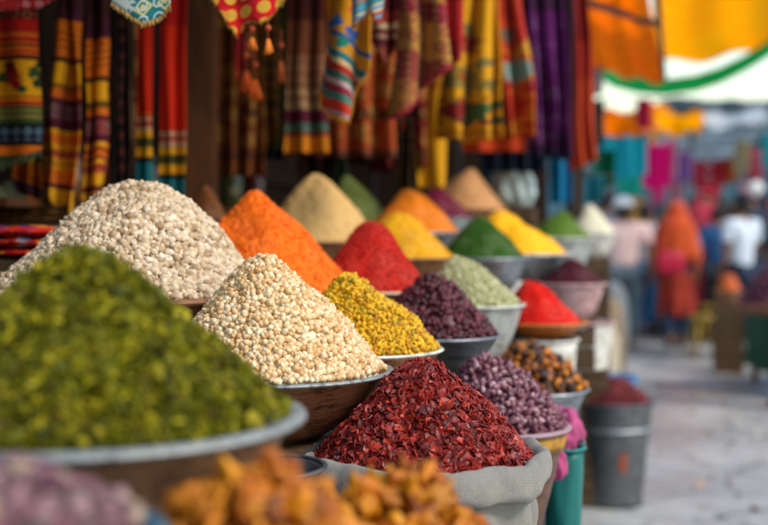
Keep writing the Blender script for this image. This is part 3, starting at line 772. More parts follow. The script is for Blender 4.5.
Y, O_, R_, DR, MA, NV, GR, TE, CR, BK, BR = '#e8a410', '#dc6c10', '#bc1a12', '#5c0c0c', '#561228', '#1a2338', '#2c4a26', '#14707a', '#cbb08a', '#120c0c', '#3a1c10'
T = lambda n, b, **k: textile_mat('textile_'+n, b, **k)
cloth('embroidered_shawl', 'red and gold banded shawl with a rose border, at the far left edge', T('rose', [(-400, R_), (5, DR), (18, R_), (32, O_), (36, R_), (40, O_), (43, DR), (46, O_), (49, R_), (52, O_), (55, DR), (58, Y), (95, R_), (98, Y), (100, R_), (104, GR), (122, '#1e1a10'), (126, NV), (141, '#14100c'), (146, O_), (153, GR), (160, DR)], blobs=[(12, 76, 9, '#8e1410'), (17, 84, 6, '#a81410'), (11, 66, 5, '#5c0c0c'), (2, 76, 6, GR), (33, 72, 6, GR), (37, 82, 6, '#1e3a1e'), (22, 90, 4, GR), (-18, 76, 9, '#8e1410'), (38, 64, 4, GR)], motifs=[(105, 121, 'zig', '#a08a3a', 6), (126, 141, 'diamond', '#6a8a9a', 11), (-200, 18, 'ring', '#a8683a', 11)], warp=.8), 3.0, (-40, 36), (-50, 43), [(0, 166), (.5, 165), (1, 150)], folds=2.0, amp=.012, fringe=('#4a5a3a', .018, 26, .004), seed=1)
stripeA = T('ikat', [(-400, '#3a1420'), (10, '#4a1a2a'), (20, O_), (26, '#e07a14'), (50, O_), (58, BR), (62, Y), (84, '#8a5a10'), (88, O_), (98, MA), (103, '#6e3a4a'), (118, MA), (128, Y), (133, O_), (142, Y), (150, '#b0482a'), (158, Y), (170, O_), (182, MA), (188, Y)], motifs=[(28, 50, 'zig', '#b8420c', 7), (104, 118, 'diamond', '#8a6a5a', 9), (146, 170, 'diamond', '#8a2a1a', 12)], slope=-.12, x0=60)
stripeB = T('ikatB', [(-400, '#3a1a14'), (14, '#4a1a2a'), (38, O_), (46, '#e07a14'), (70, O_), (76, BR), (82, Y), (102, '#6a4a10'), (107, O_), (114, MA), (121, '#8a3a3a'), (134, MA), (142, Y), (147, O_), (158, Y), (164, '#b0482a'), (172, Y), (184, '#6e2a1a'), (192, Y)], motifs=[(46, 70, 'zig', '#b8420c', 7), (121, 134, 'diamond', '#8a6a5a', 9), (142, 170, 'zig', '#8a2a1a', 9)], slope=.1, x0=95)
cloth('striped_shawl', 'gold and maroon striped shawl just right of the rose shawl', stripeA, 3.2, (60, 82), (38, 76), [(0, 185), (.4, 205), (1, 222)], folds=1.6, amp=.038, seed=2)
cloth('striped_shawl', 'slimmer gold and maroon striped shawl hanging second beside its twin', stripeB, 3.25, (88, 106), (83, 104), 202, folds=1.2, amp=.034, seed=5)
cloth('dark_scarf', 'black and brown scarf with tiny red dots between striped shawls and red panels', T('dark', [(-400, '#1c1210'), (60, '#2a1a16'), (120, '#1a1012')], motifs=[(0, 180, 'dots', '#5c2a24', 16)]), 3.3, (112, 128), (110, 126), 205, folds=2, seed=3)
cloth('tan_cord_scarf', 'thin dull tan scarf hanging beside the black scarf', T('tan', [(-400, '#3c2a18'), (90, '#4a3420'), (140, '#2c1c12')]), 3.3, (130, 135), (129, 134), 180, folds=1, seed=4)
redp = T('redp', [(-400, R_), (26, '#d82a0c'), (112, O_), (116, CR), (120, '#a8402a'), (124, CR), (128, Y), (136, '#4a4a20'), (146, Y), (156, BK), (160, TE), (185, '#10506a'), (200, NV)], motifs=[(116, 128, 'stripe', R_, 5)])
cloth('red_wall_hanging', 'narrow red panel ending in gold and teal bands', redp, 3.4, (137, 151), (136, 153), 196, folds=1.2, amp=.012, seed=6)
redp2 = T('redp2', [(-400, R_), (26, '#d82a0c'), (130, CR), (136, '#a8402a'), (140, CR), (146, Y), (154, '#4a4a20'), (164, Y), (172, BK), (178, TE), (200, '#10506a')], motifs=[(130, 146, 'stripe', R_, 5)])
cloth('red_wall_hanging', 'broader red panel with gold and teal foot beside the narrow one', redp2, 3.4, (159, 188), (160, 183), 196, folds=1.6, amp=.014, seed=7)
cloth('teal_pouch', 'teal and cream embroidered pennant with gold tasselled edge near the top', T('teal', [(-400, TE), (0, '#1a6e74'), (14, TE)], motifs=[(-90, 60, 'diamond', '#c8b878', 22), (-90, 60, 'ring', '#c0c8c4', 15)], slope=.35, x0=140, blobs=[(122, 4, 12, '#b8c0bc')]), 2.3, (112, 170), (110, 170), [(0, 2), (.25, 12), (.55, 24), (.8, 17), (1, 4)], folds=1, amp=.008, fringe=('#b08a4a', .009, 60, .0022), seed=8, cat='pennant')
cloth('red_swag', 'dark crimson swag cut by the top left corner', T('swag', [(-400, '#7a0f10'), (0, '#8c1414')], motifs=[(-80, 12, 'flower', '#a85a5a', 12)]), 2.5, (-30, 62), (-30, 62), [(0, 4), (.3, 12), (.75, 8), (1, -4)], folds=1, amp=.01, seed=9)
paisley = T('paisley', [(-400, '#b0121a'), (0, '#c8141c'), (300, '#c8141c')], motifs=[(-100, 60, 'ring', '#d8a83a', 17), (-100, 60, 'dots', '#c89a3a', 17)], blobs=[(224, 16, 5, '#c08a34')], slope=.25, x0=250)
pais = cloth('paisley_scarf', 'scarlet paisley scarf with gold edge and two orange tassels', paisley, 2.55, (208, 292), (214, 290), [(0, -8), (.2, 26), (.3, 37), (.4, 24), (.5, 20), (.62, 24), (.75, 15), (1, -8)], folds=2, amp=.014, fringe=('#b8862c', .004, 50, .0016), seed=10)
def tassel(label, px, py0, py1, D, hexc, fat=.012):
    a, b = at(px, py0, D), at(px, py1, D); root = empty('tassel', a); tag(root, label, 'tassel')
    L = a.z-b.z; bm = bmesh.new(); tube_bm(bm, (0, 0, 0), (0, 0, -L*.62), .0016, seg=6); bm_obj('cord', bm, plain('#8a3a14', .8), root, True)
    bm = bmesh.new(); bmesh.ops.create_uvsphere(bm, u_segments=12, v_segments=8, radius=min(fat*.6, .009), matrix=Matrix.Translation((0, 0, -L*.3))); bm_obj('bead', bm, plain('#b0401c', .5), root, True)
    bm = bmesh.new(); 
    for k in range(40):
        r = random.uniform(0, fat*.5); t = random.uniform(0, 2*PI)
        tube_bm(bm, (r*.4*math.cos(t), r*.4*math.sin(t), -L*.6), (r*2*math.cos(t), r*2*math.sin(t), -L*random.uniform(.93, 1.02)), .0018, .0022, 5)
    bm_obj('strands', bm, plain(hexc, .85, 0, .3, 40), root, True)
tassel('orange tassel on the left corner of the paisley scarf', 252, 20, 50, 2.55, '#d8701c')
tassel('orange tassel on the right corner of the paisley scarf', 268, 17, 54, 2.55, '#e07c1c')
tassel('fat flame orange tassel hanging below the paisley scarf, left one', 246, 40, 92, 3.1, '#c8500c', .024)
tassel('fat flame orange tassel hanging below the paisley scarf, right one', 255, 50, 100, 3.1, '#d8600c', .022)
tassel('gold orange tassel beside the striped bag', 281, 30, 82, 3.2, '#b0521a', .012)
cloth('wine_scarf', 'deep red scarf behind the flame orange tassels', T('wine', [(-400, '#6a0c10'), (30, '#7e1010'), (70, '#8e2a10')]), 3.2, (236, 246), (234, 246), 80, folds=1, seed=11)
cloth('striped_bag', 'cream, maroon and gold striped cloth hanging dim in the stall', T('bag', [(-400, '#4a1c14'), (20, '#6e3a20'), (55, '#8a5e40'), (88, '#a08058'), (108, MA), (122, '#4a6a5a'), (130, '#8a3020'), (136, '#c8780c'), (150, DR)], motifs=[(60, 105, 'stripe', '#7a4a34', 12)]), 3.9, (288, 322), (283, 328), 155, folds=2, amp=.02, seed=12)
diag = T('diag', [(-600, '#c8860c'), (190, '#c8860c'), (204, '#2a5a8a'), (212, Y), (226, TE), (234, '#c8a878'), (240, '#a8201c'), (247, '#3a6a5a'), (255, '#b8a0a0'), (261, '#8a2a3a'), (270, '#3a7a6a'), (278, '#b8321c'), (292, '#a09aa8'), (298, '#3a4a7a'), (306, R_), (318, Y), (330, O_)], slope=-.75, motifs=[(-600, 600, 'dots', '#c85a1c', 9)], warp=3)
diag = T('diag', [(-600, '#c8860c'), (-225, '#2a5a8a'), (-218, '#c88a1c'), (-205, TE), (-196, '#c8a878'), (-190, '#a8201c'), (-183, '#3a6a5a'), (-175, '#b8a0a0'), (-169, '#8a2a3a'), (-160, '#3a7a6a'), (-152, '#b8321c'), (-140, '#a09aa8'), (-134, '#3a4a7a'), (-127, R_), (-118, Y), (-110, O_)], slope=-.75, warp=3, blobs=[(340, 22, 6, '#2a6aa8'), (356, 12, 7, '#c8501c'), (352, 34, 6, '#2a5aa0'), (344, 44, 5, '#1f7a6a'), (330, 60, 5, '#b8321c')])
cloth('diagonal_striped_shawl', 'many coloured diagonally striped shawl ending in a pointed fringed corner', diag, 2.95, (326, 374), (318, 368), [(0, 92), (.25, 112), (.5, 122), (.62, 105), (1, 70)], folds=1.5, amp=.036, fringe=('#c8860c', .014, 22, .003), seed=13)
cloth('beaded_scarf', 'short pale blue and orange beaded scarf in front of the diagonal shawl', T('bead', [(-400, '#a85a2a'), (0, '#3a8a8a'), (10, '#c8b090'), (18, '#a83a1c')], slope=.6, x0=365, motifs=[(-50, 40, 'stripe', '#5a8ab0', 9)]), 2.7, (352, 384), (352, 380), [(0, 30), (.3, 18), (.6, 8), (.85, 26), (1, 12)], folds=2, amp=.012, fringe=('#8a5a3a', .01, 10, .003), seed=14)
cloth('maroon_striped_scarf', 'maroon and cream striped scarf right of the diagonal shawl', T('mar', [(-400, '#5c141c'), (10, '#8a2a1c'), (24, CR), (29, '#6e2030'), (34, '#b08a6a'), (38, '#5a1a24'), (46, '#8a4030')], warp=3), 3.5, (376, 402), (372, 398), [(0, 40), (.4, 64), (1, 48)], folds=1.5, amp=.02, seed=15)
rg = T('redgold', [(-600, '#6a1420'), (-180, '#a8702a'), (-150, '#7a1c2a'), (-130, '#b88238'), (-90, '#8a3a2a'), (-60, '#a8702a'), (-20, '#8e2a34'), (0, '#b07a3a'), (40, '#7a1c24')], slope=-.35, motifs=[(-600, 600, 'diamond', '#8a2434', 18), (-600, 600, 'dots', '#8a6a3a', 8)])
cloth('red_gold_shawl', 'red and gold patterned shawl folded to a low left corner with crimson hem', rg, 3.3, (400, 442), (392, 450), [(0, 118), (.2, 112), (.6, 86), (1, 66)], folds=1.4, amp=.045, fringe=('#9a1c2c', .010, 90, .004), seed=16)
cloth('crimson_scarf', 'plain crimson scarf tucked behind the red and gold shawl', T('crim', [(-400, '#8e1414'), (0, '#b02020'), (40, '#9a1a1e')]), 3.7, (436, 462), (440, 458), [(0, 74), (1, 60)], folds=1.3, seed=17)
cloth('yellow_strip', 'plain yellow cloth strip between the shawl and the yellow kurta', T('ystrip', [(-400, '#a86a0c'), (90, '#c88c0c'), (140, '#d89a10')]), 4.7, (420, 447), (416, 446), 188, folds=1.2, seed=18)
ykm = T('ykurta', [(-400, '#c8860c'), (0, '#d8980c'), (128, '#b8780c'), (136, '#c8860c')], blobs=[(470, 44, 11, '#8a2a1c'), (470, 30, 7, '#7a6a3a'), (468, 80, 14, '#8a7a3c'), (466, 78, 7, '#9a5a20'), (458, 112, 9, '#8a2420'), (476, 112, 9, '#4a6a3a'), (468, 106, 6, '#9a3a2a')], motifs=[(60, 96, 'flower', '#7a6a3a', 16), (98, 126, 'flower', '#8a2a24', 12), (98, 126, 'dots', '#3a5a3a', 15)])
cloth('yellow_kurta', 'bright yellow embroidered tunic, widest of the hanging cloths', ykm, 3.9, (452, 500), (435, 504), [(0, 136), (.5, 143), (1, 138)], folds=2.5, amp=.055, seed=19, cat='tunic')
cloth('orange_kurta', 'orange red tunic with grey green motifs, right of the yellow tunic', T('okurta', [(-400, '#a82a14'), (20, '#b8381a'), (50, '#c8621a'), (110, '#c8721a'), (135, '#b8380c')], blobs=[(514, 72, 12, '#7a9488'), (506, 36, 8, '#6a5a4a'), (512, 108, 14, '#b02a14'), (524, 50, 9, '#c88a2a')], motifs=[(15, 140, 'flower', '#a82018', 20)]), 4.3, (492, 520), (496, 541), [(0, 140), (1, 136)], folds=2, amp=.05, seed=20, cat='tunic')
cloth('orange_hem_cloth', 'orange red cloth showing its hem under both tunics', T('ohem', [(-400, '#8a2a10'), (120, '#b8380c')]), 4.7, (470, 530), (464, 528), 152, folds=2, seed=21)
cloth('purple_cloth', 'deep purple cloth hanging right of the orange tunic', T('purp', [(-400, '#3a1238'), (10, '#5a1458'), (130, '#3a1040'), (150, '#14243a')], motifs=[(20, 150, 'flower', '#6a3a6a', 22)]), 4.7, (526, 562), (530, 566), 158, folds=2.3, amp=.05, seed=22)
cloth('maroon_cloth', 'dark maroon cloth between purple and coral cloths', T('maro', [(-400, '#2e0c1c'), (100, '#4a1428')]), 5.0, (556, 574), (558, 574), 160, folds=1.5, amp=.02, seed=23)
cloth('coral_cloth', 'coral red cloth at the street side end of the hanging row', T('coral', [(-400, '#8a1a14'), (40, '#a82c1c'), (80, '#b8401f')]), 5.2, (562, 586), (570, 596), [(0, 172), (1, 160)], folds=2, amp=.03, seed=24)
cloth('navy_cloth', 'dark navy cloth behind the tunics', T('navy', [(-400, '#10141c'), (120, '#14243a')]), 5.2, (480, 560), (482, 545), 172, folds=4, amp=.03, seed=25)
cloth('blue_towel', 'clear sky blue towel hanging above the moss green cone', T('bluet', [(-400, '#0e4a70'), (130, '#0f78a8')]), 5.4, (548, 570), (551, 571), 203, folds=1.5, amp=.02, seed=26)
cloth('turquoise_scarf', 'turquoise scarf low behind the peach cone', T('turq', [(-400, '#14384a'), (150, '#1c6e8a')]), 5.4, (480, 510), (482, 506), 178, folds=2, seed=27)
cloth('red_scarf_knot', 'small bright red scarf at top beside the orange awning', T('rk', [(-400, '#a81c14'), (10, '#c83020')]), 5.0, (516, 540), (520, 536), 22, folds=1.5, seed=28)
# dim cloths deeper in the stall
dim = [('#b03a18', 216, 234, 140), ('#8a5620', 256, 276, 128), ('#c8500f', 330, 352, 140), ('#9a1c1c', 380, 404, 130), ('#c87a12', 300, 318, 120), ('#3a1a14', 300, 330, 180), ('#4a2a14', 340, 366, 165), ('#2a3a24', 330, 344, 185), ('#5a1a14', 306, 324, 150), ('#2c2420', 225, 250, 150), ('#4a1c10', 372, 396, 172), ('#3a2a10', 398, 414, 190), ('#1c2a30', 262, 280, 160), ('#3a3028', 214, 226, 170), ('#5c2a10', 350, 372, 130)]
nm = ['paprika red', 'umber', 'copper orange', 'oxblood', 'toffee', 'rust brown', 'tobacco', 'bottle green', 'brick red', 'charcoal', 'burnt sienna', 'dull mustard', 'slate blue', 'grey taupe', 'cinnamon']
for k, (hx, a, b, bt) in enumerate(dim):
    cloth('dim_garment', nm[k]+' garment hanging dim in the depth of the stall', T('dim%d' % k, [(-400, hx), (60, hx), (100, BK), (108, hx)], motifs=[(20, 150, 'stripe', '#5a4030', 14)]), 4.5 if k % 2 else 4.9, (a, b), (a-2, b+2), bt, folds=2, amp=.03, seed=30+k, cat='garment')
for k, (hx, a, b, bt, D_, lb) in enumerate([('#8a4a1c', 212, 262, 176, 4.3, 'broad russet blanket hanging dim behind the tassels'), ('#5c5a2c', 250, 292, 150, 4.6, 'broad olive blanket hanging dim behind the tassels'), ('#a8481c', 318, 392, 158, 4.35, 'broad burnt orange blanket hanging behind the diagonal shawl'), ('#7a1c1c', 376, 424, 168, 4.7, 'broad dark red blanket behind the red and gold shawl'), ('#7a3a1c', 100, 140, 190, 3.7, 'brown blanket behind the black scarf')]):
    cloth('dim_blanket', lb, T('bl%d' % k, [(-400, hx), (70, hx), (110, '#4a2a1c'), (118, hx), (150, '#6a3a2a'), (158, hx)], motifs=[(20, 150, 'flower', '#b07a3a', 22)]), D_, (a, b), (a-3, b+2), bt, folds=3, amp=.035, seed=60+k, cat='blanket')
# draped and folded textiles at the lower left
cloth('draped_shawl', 'gold shawl with maroon border drooping low at the left above the folded quilt', T('drape', [(-400, '#1a100c'), (100, '#2a140c'), (168, Y), (176, O_), (192, '#4a2a3a'), (200, '#5a2030'), (206, O_), (214, DR)], x0=60, motifs=[(168, 192, 'diamond', '#7a1c14', 14), (206, 214, 'zig', '#3a1a14', 6)], slope=-.35), 3.4, (14, 40), (12, 40), [(0, 196), (.6, 210), (1, 218)], folds=2, amp=.02, seed=41)
def quilt(label, c, w, d, h, mat, seed=0):
    root = empty('folded_quilt', c, ANG); tag(root, label, 'quilt')
    for L in range(3):
        N, K = 40, 24; vs = []; uvs = []; fs = []
        for i in range(N+1):
            for j in range(K+1):
                a, b = i/N*2-1, j/K*2-1
                r = (1-abs(a)**6)*(1-abs(b)**6)
                z = h/3*(L+.5)+h/6*r**.4*(1 if True else 0)
                vs.append((a*w/2*(1+.03*noise.noise(Vector((b*2, L, seed)))), b*d/2, z+.006*noise.noise(Vector((a*3, b*3, L+seed))))); uvs.append((a*w*2+L*.3, b*d*2))
        n0 = len(vs)
        for i in range(N+1):
            for j in range(K+1):
                x, y, z = vs[i*(K+1)+j]; vs.append((x, y, h/3*(L+.5)-(z-h/3*(L+.5)))); uvs.append(uvs[i*(K+1)+j])
        for i in range(N):
            for j in range(K): a = i*(K+1)+j; fs.append((a, a+K+1, a+K+2, a+1)); fs.append((n0+a, n0+a+1, n0+a+K+2, n0+a+K+1))
        o = mesh_np('fold', vs, fs, mat, root); ul = o.data.uv_layers.new(name='UVMap')
        for l in o.data.loops: ul.data[l.index].uv = uvs[l.vertex_index]
n = NT('quilt'); mp = n.n('ShaderNodeMapping'); n.put(mp.inputs[0], n.uv()); mp.inputs['Scale'].default_value = (14, 9, 1)
cc = n.voro(1, mp.outputs[0], out='Color'); sp = n.n('ShaderNodeSeparateXYZ'); n.put(sp.inputs[0], cc)
qc = n.ramp(sp.outputs[0], [(0, lin('#b81c14')), (.25, lin('#16306a')), (.42, lin('#d8601a')), (.58, lin('#a81014')), (.7, lin('#e0a020')), (.8, lin('#8a9ab0')), (.88, lin('#c82a1a'))], 'CONSTANT')
qm = n.bsdf(qc, .85, 0, n.bump(n.voro(1, mp.outputs[0]), .4, .01), .2)
c = at(26, 256, 2.75)
quilt('thick folded quilt in red, blue and orange patchwork left of the cream grains', c, .36, .30, .07, qm)
crate(c, c.z, 1.09, .34, 'plank crate under the patchwork quilt')
c = at(52, 222, 3.3); quilt('plain tan folded blanket behind the patchwork quilt', c, .2, .2, .05, plain('#8a6030', .85)); crate(c, c.z, 1.18, .2, 'plank crate under the tan blanket')
c = at(2, 222, 3.3)
bundle('grey_green_bundle', 'grey green cloth bundle at the left edge', c, .06, .06, plain('#6a7052', .85), 11); crate(c, c.z, 1.18, .12, 'plank crate under the grey green bundle')

# ------------------------------------------------------------------ stall frame, rods, back wall, roof
for D, xs in sorted(poles_used.items()):
    x0 = min(a for a, b in xs)-.15; x1 = max(b for a, b in xs)+.15
    rt = empty('hanging_rod', ((x0+x1)/2, D, ZH)); tag(rt, 'wooden rod overhead from which the stall textiles hang', 'rod', 'hanging rods')
    bm = bmesh.new(); tube_bm(bm, (-(x1-x0)/2, 0, 0), ((x1-x0)/2, 0, 0), .014); bm_obj('rod', bm, woodm, rt, True)
    bm = bmesh.new()
    for s in (-.8, .8): tube_bm(bm, (s*(x1-x0)/2, 0, .01), (s*(x1-x0)/2, 0, .2), .004)
    bm_obj('rope', bm, plain('#6a5a40', .9), rt, True)
def post(label, px, D, r, mat, zt=2.65):
    b = at(px, 200, D); bm = bmesh.new(); box_bm(bm, (0, 0, zt/2), (r*2, r*2, zt), 0, .006); o = bm_obj('stall_post', bm, mat, None, False, (b.x, b.y, 0)); tag(o, label, 'post')
post('warm brown timber post left of the tan powder pot', 201, 3.9, .05, wood_brown)
post('dark timber post at the far end of the stall', 575, 5.6, .035, wood_dark)
post('black timber post behind the striped shawls', 95, 4.0, .045, wood_dark)
# back wall of boards
bw = empty('stall_back_wall', uv2w(1.6, 1.75, 0), ANG); tag(bw, 'dark plank back wall of the spice stall', 'wall')
bm = bmesh.new()
for k in range(48): box_bm(bm, (-2.4*1.6+k*.16, 0, 1.3), (.155, .02+.004*(k % 2), 2.6), 0, .002)
bm_obj('board', bm, wood_dark, bw)
bm = bmesh.new()
for z in (.6, 1.6, 2.4): box_bm(bm, (0, -.035, z), (7.6, .04, .07))
bm_obj('rail', bm, wood_dark, bw)
# end wall closing the stall
ew = uv2w(4.35, 1.1, 0); bm = bmesh.new()
for k in range(9): box_bm(bm, (0, -.64+k*.16, 1.3), (.02, .155, 2.6), 0, .002)
o = bm_obj('stall_end_wall', bm, wood_dark, None, False, ew); o.rotation_euler.z = ANG; tag(o, 'dark plank end wall of the stall behind the hanging tunics', 'wall')
# unseen roof: sagging dark tarpaulin added to keep the stall depth dark
def sheet(name, label, cat, corners, mat, sag=.1, nx=30, ny=30, waves=3, wamp=.02, kind=None, th=.006):
    A, B, C_, D_ = [Vector(p) for p in corners]; vs = []; fs = []; uvs = []
    for i in range(nx+1):
        for j in range(ny+1):
            a, b = i/nx, j/ny; p = (A*(1-a)+B*a)*(1-b)+(D_*(1-a)+C_*a)*b
            p = p.copy(); p.z -= sag*4*a*(1-a)*(.4+.6*4*b*(1-b))-wamp*math.sin(waves*2*PI*a+2*math.sin(b*3)); vs.append(p[:]); uvs.append((a, b))
    K = ny+1
    for i in range(nx):
        for j in range(ny): q = i*K+j; fs.append((q, q+K, q+K+1, q+1))
    c = Vector(A); vs = [(Vector(v)-c)[:] for v in vs]
    o = mesh_np(name, vs, fs, mat, None, True, c); ul = o.data.uv_layers.new(name='UVMap')
    for l in o.data.loops: ul.data[l.index].uv = uvs[l.vertex_index]
    m = o.modifiers.new('s', 'SOLIDIFY'); m.thickness = th
    return tag(o, label, cat, None, kind)
zr = 2.68
sheet('stall_shade_roof', 'unseen dark tarpaulin roof added to shade the depth of the spice stall', 'roof', [uv2w(-.6, .52, zr-.02), uv2w(4.0, .30, zr-.02), uv2w(4.0, 1.9, zr+.25), uv2w(-.6, 1.9, zr+.25)], plain('#2e2620', .8, 0, .3, 3, .3), .03)
sheet('light_block_cloth', 'unseen black cloth added to shut light out of the near stall end', 'cloth', [uv2w(-.15, 1.15, 2.65), uv2w(-.10, 1.9, 2.65), uv2w(-.10, 1.9, .05), uv2w(-.15, 1.15, .05)], plain('#14100f', .9), 0, waves=5)  # out-of-view black sheet added to block light from the stall interior
# shelf of jars in the depth
sh = empty('jar_shelf', uv2w(2.2, 1.58, 1.42), ANG); tag(sh, 'wall shelf carrying glass jars in the depth of the stall', 'shelf')
bm = bmesh.new(); box_bm(bm, (0, 0, 0), (2.8, .22, .025)); bm_obj('shelf_board', bm, wood_brown, sh)
for s in (-1.2, 0, 1.2): bm = bmesh.new(); box_bm(bm, (s, .04, -.08), (.03, .12, .13)); bm_obj('bracket', bm, wood_brown, sh)
jl = ['amber', 'pale blue', 'grey', 'straw yellow', 'brown', 'olive', 'red brown']
jc = ['#8a5a2a', '#8a9aa0', '#6a6a66', '#a89050', '#5a3a22', '#5a5e38', '#7a3a2a']
for k in range(7):
    p = uv2w(1.3+k*.28, 1.57, 1.4335); r = empty('glass_jar', p); tag(r, jl[k]+' filled jar with a lid on the dim wall shelf', 'jar', 'jars on the dim wall shelf')
    lathe('jar_body', [(0, 0), (.045, 0), (.052, .01), (.052, .12), (.04, .14), (.036, .15)], plain(jc[k], .15, 0, .3, 20, .05, coat=.8), r, seg=28)
    lathe('lid', [(0, .172), (.036, .172), (.041, .165), (.041, .15), (.036, .147)], steel_dark, r, seg=28)

# ------------------------------------------------------------------ awnings over the street
tarp = textile_mat('tarp_orange', [(-400, '#e08a0a'), (400, '#e08a0a')], translucent=.65, weave=.1)
def tarp_mat(name, a, b, tr=.6, stripes=8):
    n = NT(name); sp = n.n('ShaderNodeSeparateXYZ'); n.put(sp.inputs[0], n.uv())
    f = n.math('ADD', n.math('MULTIPLY', n.noise(3, 5, n.uv()), .7), n.math('MULTIPLY', n.math('FRACT', n.math('MULTIPLY', sp.outputs[1], stripes)), .3))
    return n.bsdf(n.ramp(f, [(.3, lin(a)), (.65, lin(b))]), .6, 0, n.bump(f, .3, .02), .3, translucent=tr)
tA = tarp_mat('tarpA', '#f09c10', '#f8b020', .85); tB = tarp_mat('tarpB', '#fcc010', '#ffd020', .85)
sheet('orange_awning', 'deep orange awning with a dark edge above the blue towel, nearer of two', 'awning', [at(566, -60, 6.0), at(640, -40, 6.0), at(664, 82, 8.6), at(574, 62, 8.6)], tA, .05, wamp=.02)
bm = bmesh.new(); tube_bm(bm, at(560, -6, 6.1), at(658, 24, 7.2), .022); tag(bm_obj('awning_pole', bm, darkpl, None, True), 'dark slanting pole crossing the nearer orange awning', 'pole')
bm = bmesh.new(); tube_bm(bm, at(655, -40, 6.1), at(664, 78, 8.55), .018); tag(bm_obj('awning_pole', bm, darkpl, None, True), 'dark upright edge pole between the two orange awnings', 'pole')
sheet('yellow_orange_awning', 'bright yellow orange awning at the top right, farther of two', 'awning', [at(650, -70, 7.0), at(800, -90, 7.0), at(790, 42, 10.5), at(655, 62, 10.5)], tB, .10, waves=2, wamp=.03)
gr = tarp_mat('green_net', '#2ad890', '#48f0a8', .85)
# green swag
pts = [(600, 72), (615, 80), (640, 86), (665, 88), (695, 84), (720, 76), (745, 64), (768, 50), (790, 36)]
vs = []; fs = []; uvs = []
for i, (px, py) in enumerate(pts):
    for j in range(5):
        p = at(px, py-8+j*3.8, 10.0); p.y += .04*math.sin(j*1.5+i); vs.append(p[:]); uvs.append((i*.2, j*.2))
for i in range(len(pts)-1):
    for j in range(4): a = i*5+j; fs.append((a, a+1, a+6, a+5))
o = mesh_np('green_swag', vs, fs, gr, None, True); ul = o.data.uv_layers.new(name='UVMap')
for l in o.data.loops: ul.data[l.index].uv = uvs[l.vertex_index]
o.modifiers.new('s', 'SOLIDIFY').thickness = .006; tag(o, 'bright green cloth swag sagging across the street', 'swag')
bm = bmesh.new()
pp = [at(px, py-8, 10.0) for px, py in pts]; pp = [at(560, 44, 10)]+pp
for a, b in zip(pp[:-1], pp[1:]): tube_bm(bm, a, b, .008, seg=6)
tag(bm_obj('swag_rope', bm, darkpl, None, True), 'thin rope carrying the green swag', 'rope')

# far stalls: canopies on posts
def canopy(label, px0, px1, pyf, pyb, D, depth, mat, postpx=()):
    root = empty('market_canopy', (at((px0+px1)/2, 200, D).x, D, 0)); tag(root, label, 'canopy')
    o = sheet('canopy_cloth', None, None, [at(px0, pyf, D), at(px1, pyf, D), at(px1, pyf, D)+Vector((0, depth, (pyf-pyb)*D/F)), at(px0, pyf, D)+Vector((0, depth, (pyf-pyb)*D/F))], mat, .12, waves=3, wamp=.04)
    o.parent = root; o.location = o.location-root.location
    # valance
    A, B = at(px0, pyf, D), at(px1, pyf, D); N = 40; vs = []; fs = []
    for i in range(N+1):
        t = i/N; p = A*(1-t)+B*t; p.z -= .12*4*t*(1-t)*.4; dz = .18*(.75+.25*abs(math.sin(t*PI*7)))
        vs += [(p-root.location)[:], (p-root.location+Vector((0, .01*math.sin(i), -dz)))[:]]
    for i in range(N): a = 2*i; fs.append((a, a+1, a+3, a+2))
    v = mesh_np('valance', vs, fs, mat, root); v.modifiers.new('s', 'SOLIDIFY').thickness = .008
    for px in postpx:
        for dy in (0, depth):
            p = at(px, pyf, D); bm = bmesh.new(); tube_bm(bm, (p.x-root.location.x, dy+.03, 0), (p.x-root.location.x, dy+.03, p.z-.04), .025); bm_obj('post', bm, steel_dark, root, True)
canopy('yellow and white canopy far down the street above the crowd', 655, 702, 122, 150, 16, 2.2, tarp_mat('cy', '#ffc81c', '#ffdc30', .8), (657, 700))
canopy('ochre canopy over the crowd left of the yellow one', 600, 652, 128, 150, 14, 2.0, tarp_mat('co', '#e8961a', '#f8ac28', .8), (603, 650))
canopy('wide grey blue canopy at the right', 690, 800, 112, 150, 14, 3.0, tarp_mat('cg', '#a8b8c0', '#ccd8dc', .6), (692, 798))
canopy('dark slate canopy over the right side stalls', 668, 820, 98, 112, 20, 4.0, tarp_mat('cd', '#5c7480', '#76909a', .5), (672, 815))
canopy('pale turquoise canopy far off behind the crowd', 560, 640, 140, 160, 24, 3.0, tarp_mat('ct', '#8ab8b8', '#a8ccc8', .3), (565, 636))

sheet('amber_tarp', 'amber tarp slanting low over the crowd beyond the coral cloth', 'tarp', [at(598, 112, 12.2), at(656, 104, 12.2), at(654, 132, 13.2), at(602, 142, 13.2)], tA, .05, waves=1.5, wamp=.04)
sheet('lemon_tarp', 'lemon yellow tarp slanting beside the amber one over the crowd', 'tarp', [at(654, 106, 13.0), at(704, 114, 13.0), at(700, 134, 14.0), at(656, 130, 14.0)], tB, .05, waves=1.5, wamp=.04)
sheet('white_tarp', 'pale white tarp hanging slack right of the lemon yellow one', 'tarp', [at(700, 112, 13.4), at(766, 108, 13.4), at(764, 124, 14.4), at(700, 130, 14.4)], tarp_mat('tw', '#dfe6ea', '#f2f4f4', .7), .08, waves=1.5, wamp=.04)
def line(label, a, b):
    bm = bmesh.new(); tube_bm(bm, a, b, .008, seg=6); tag(bm_obj('washing_line', bm, darkpl, None, True), label, 'rope')
line('rope along the upper edge of the amber and lemon tarps', at(590, 112, 12.1), at(712, 114, 13.2))
line('rope along the upper edge of the white tarp', at(690, 111, 13.3), at(780, 107, 13.5))
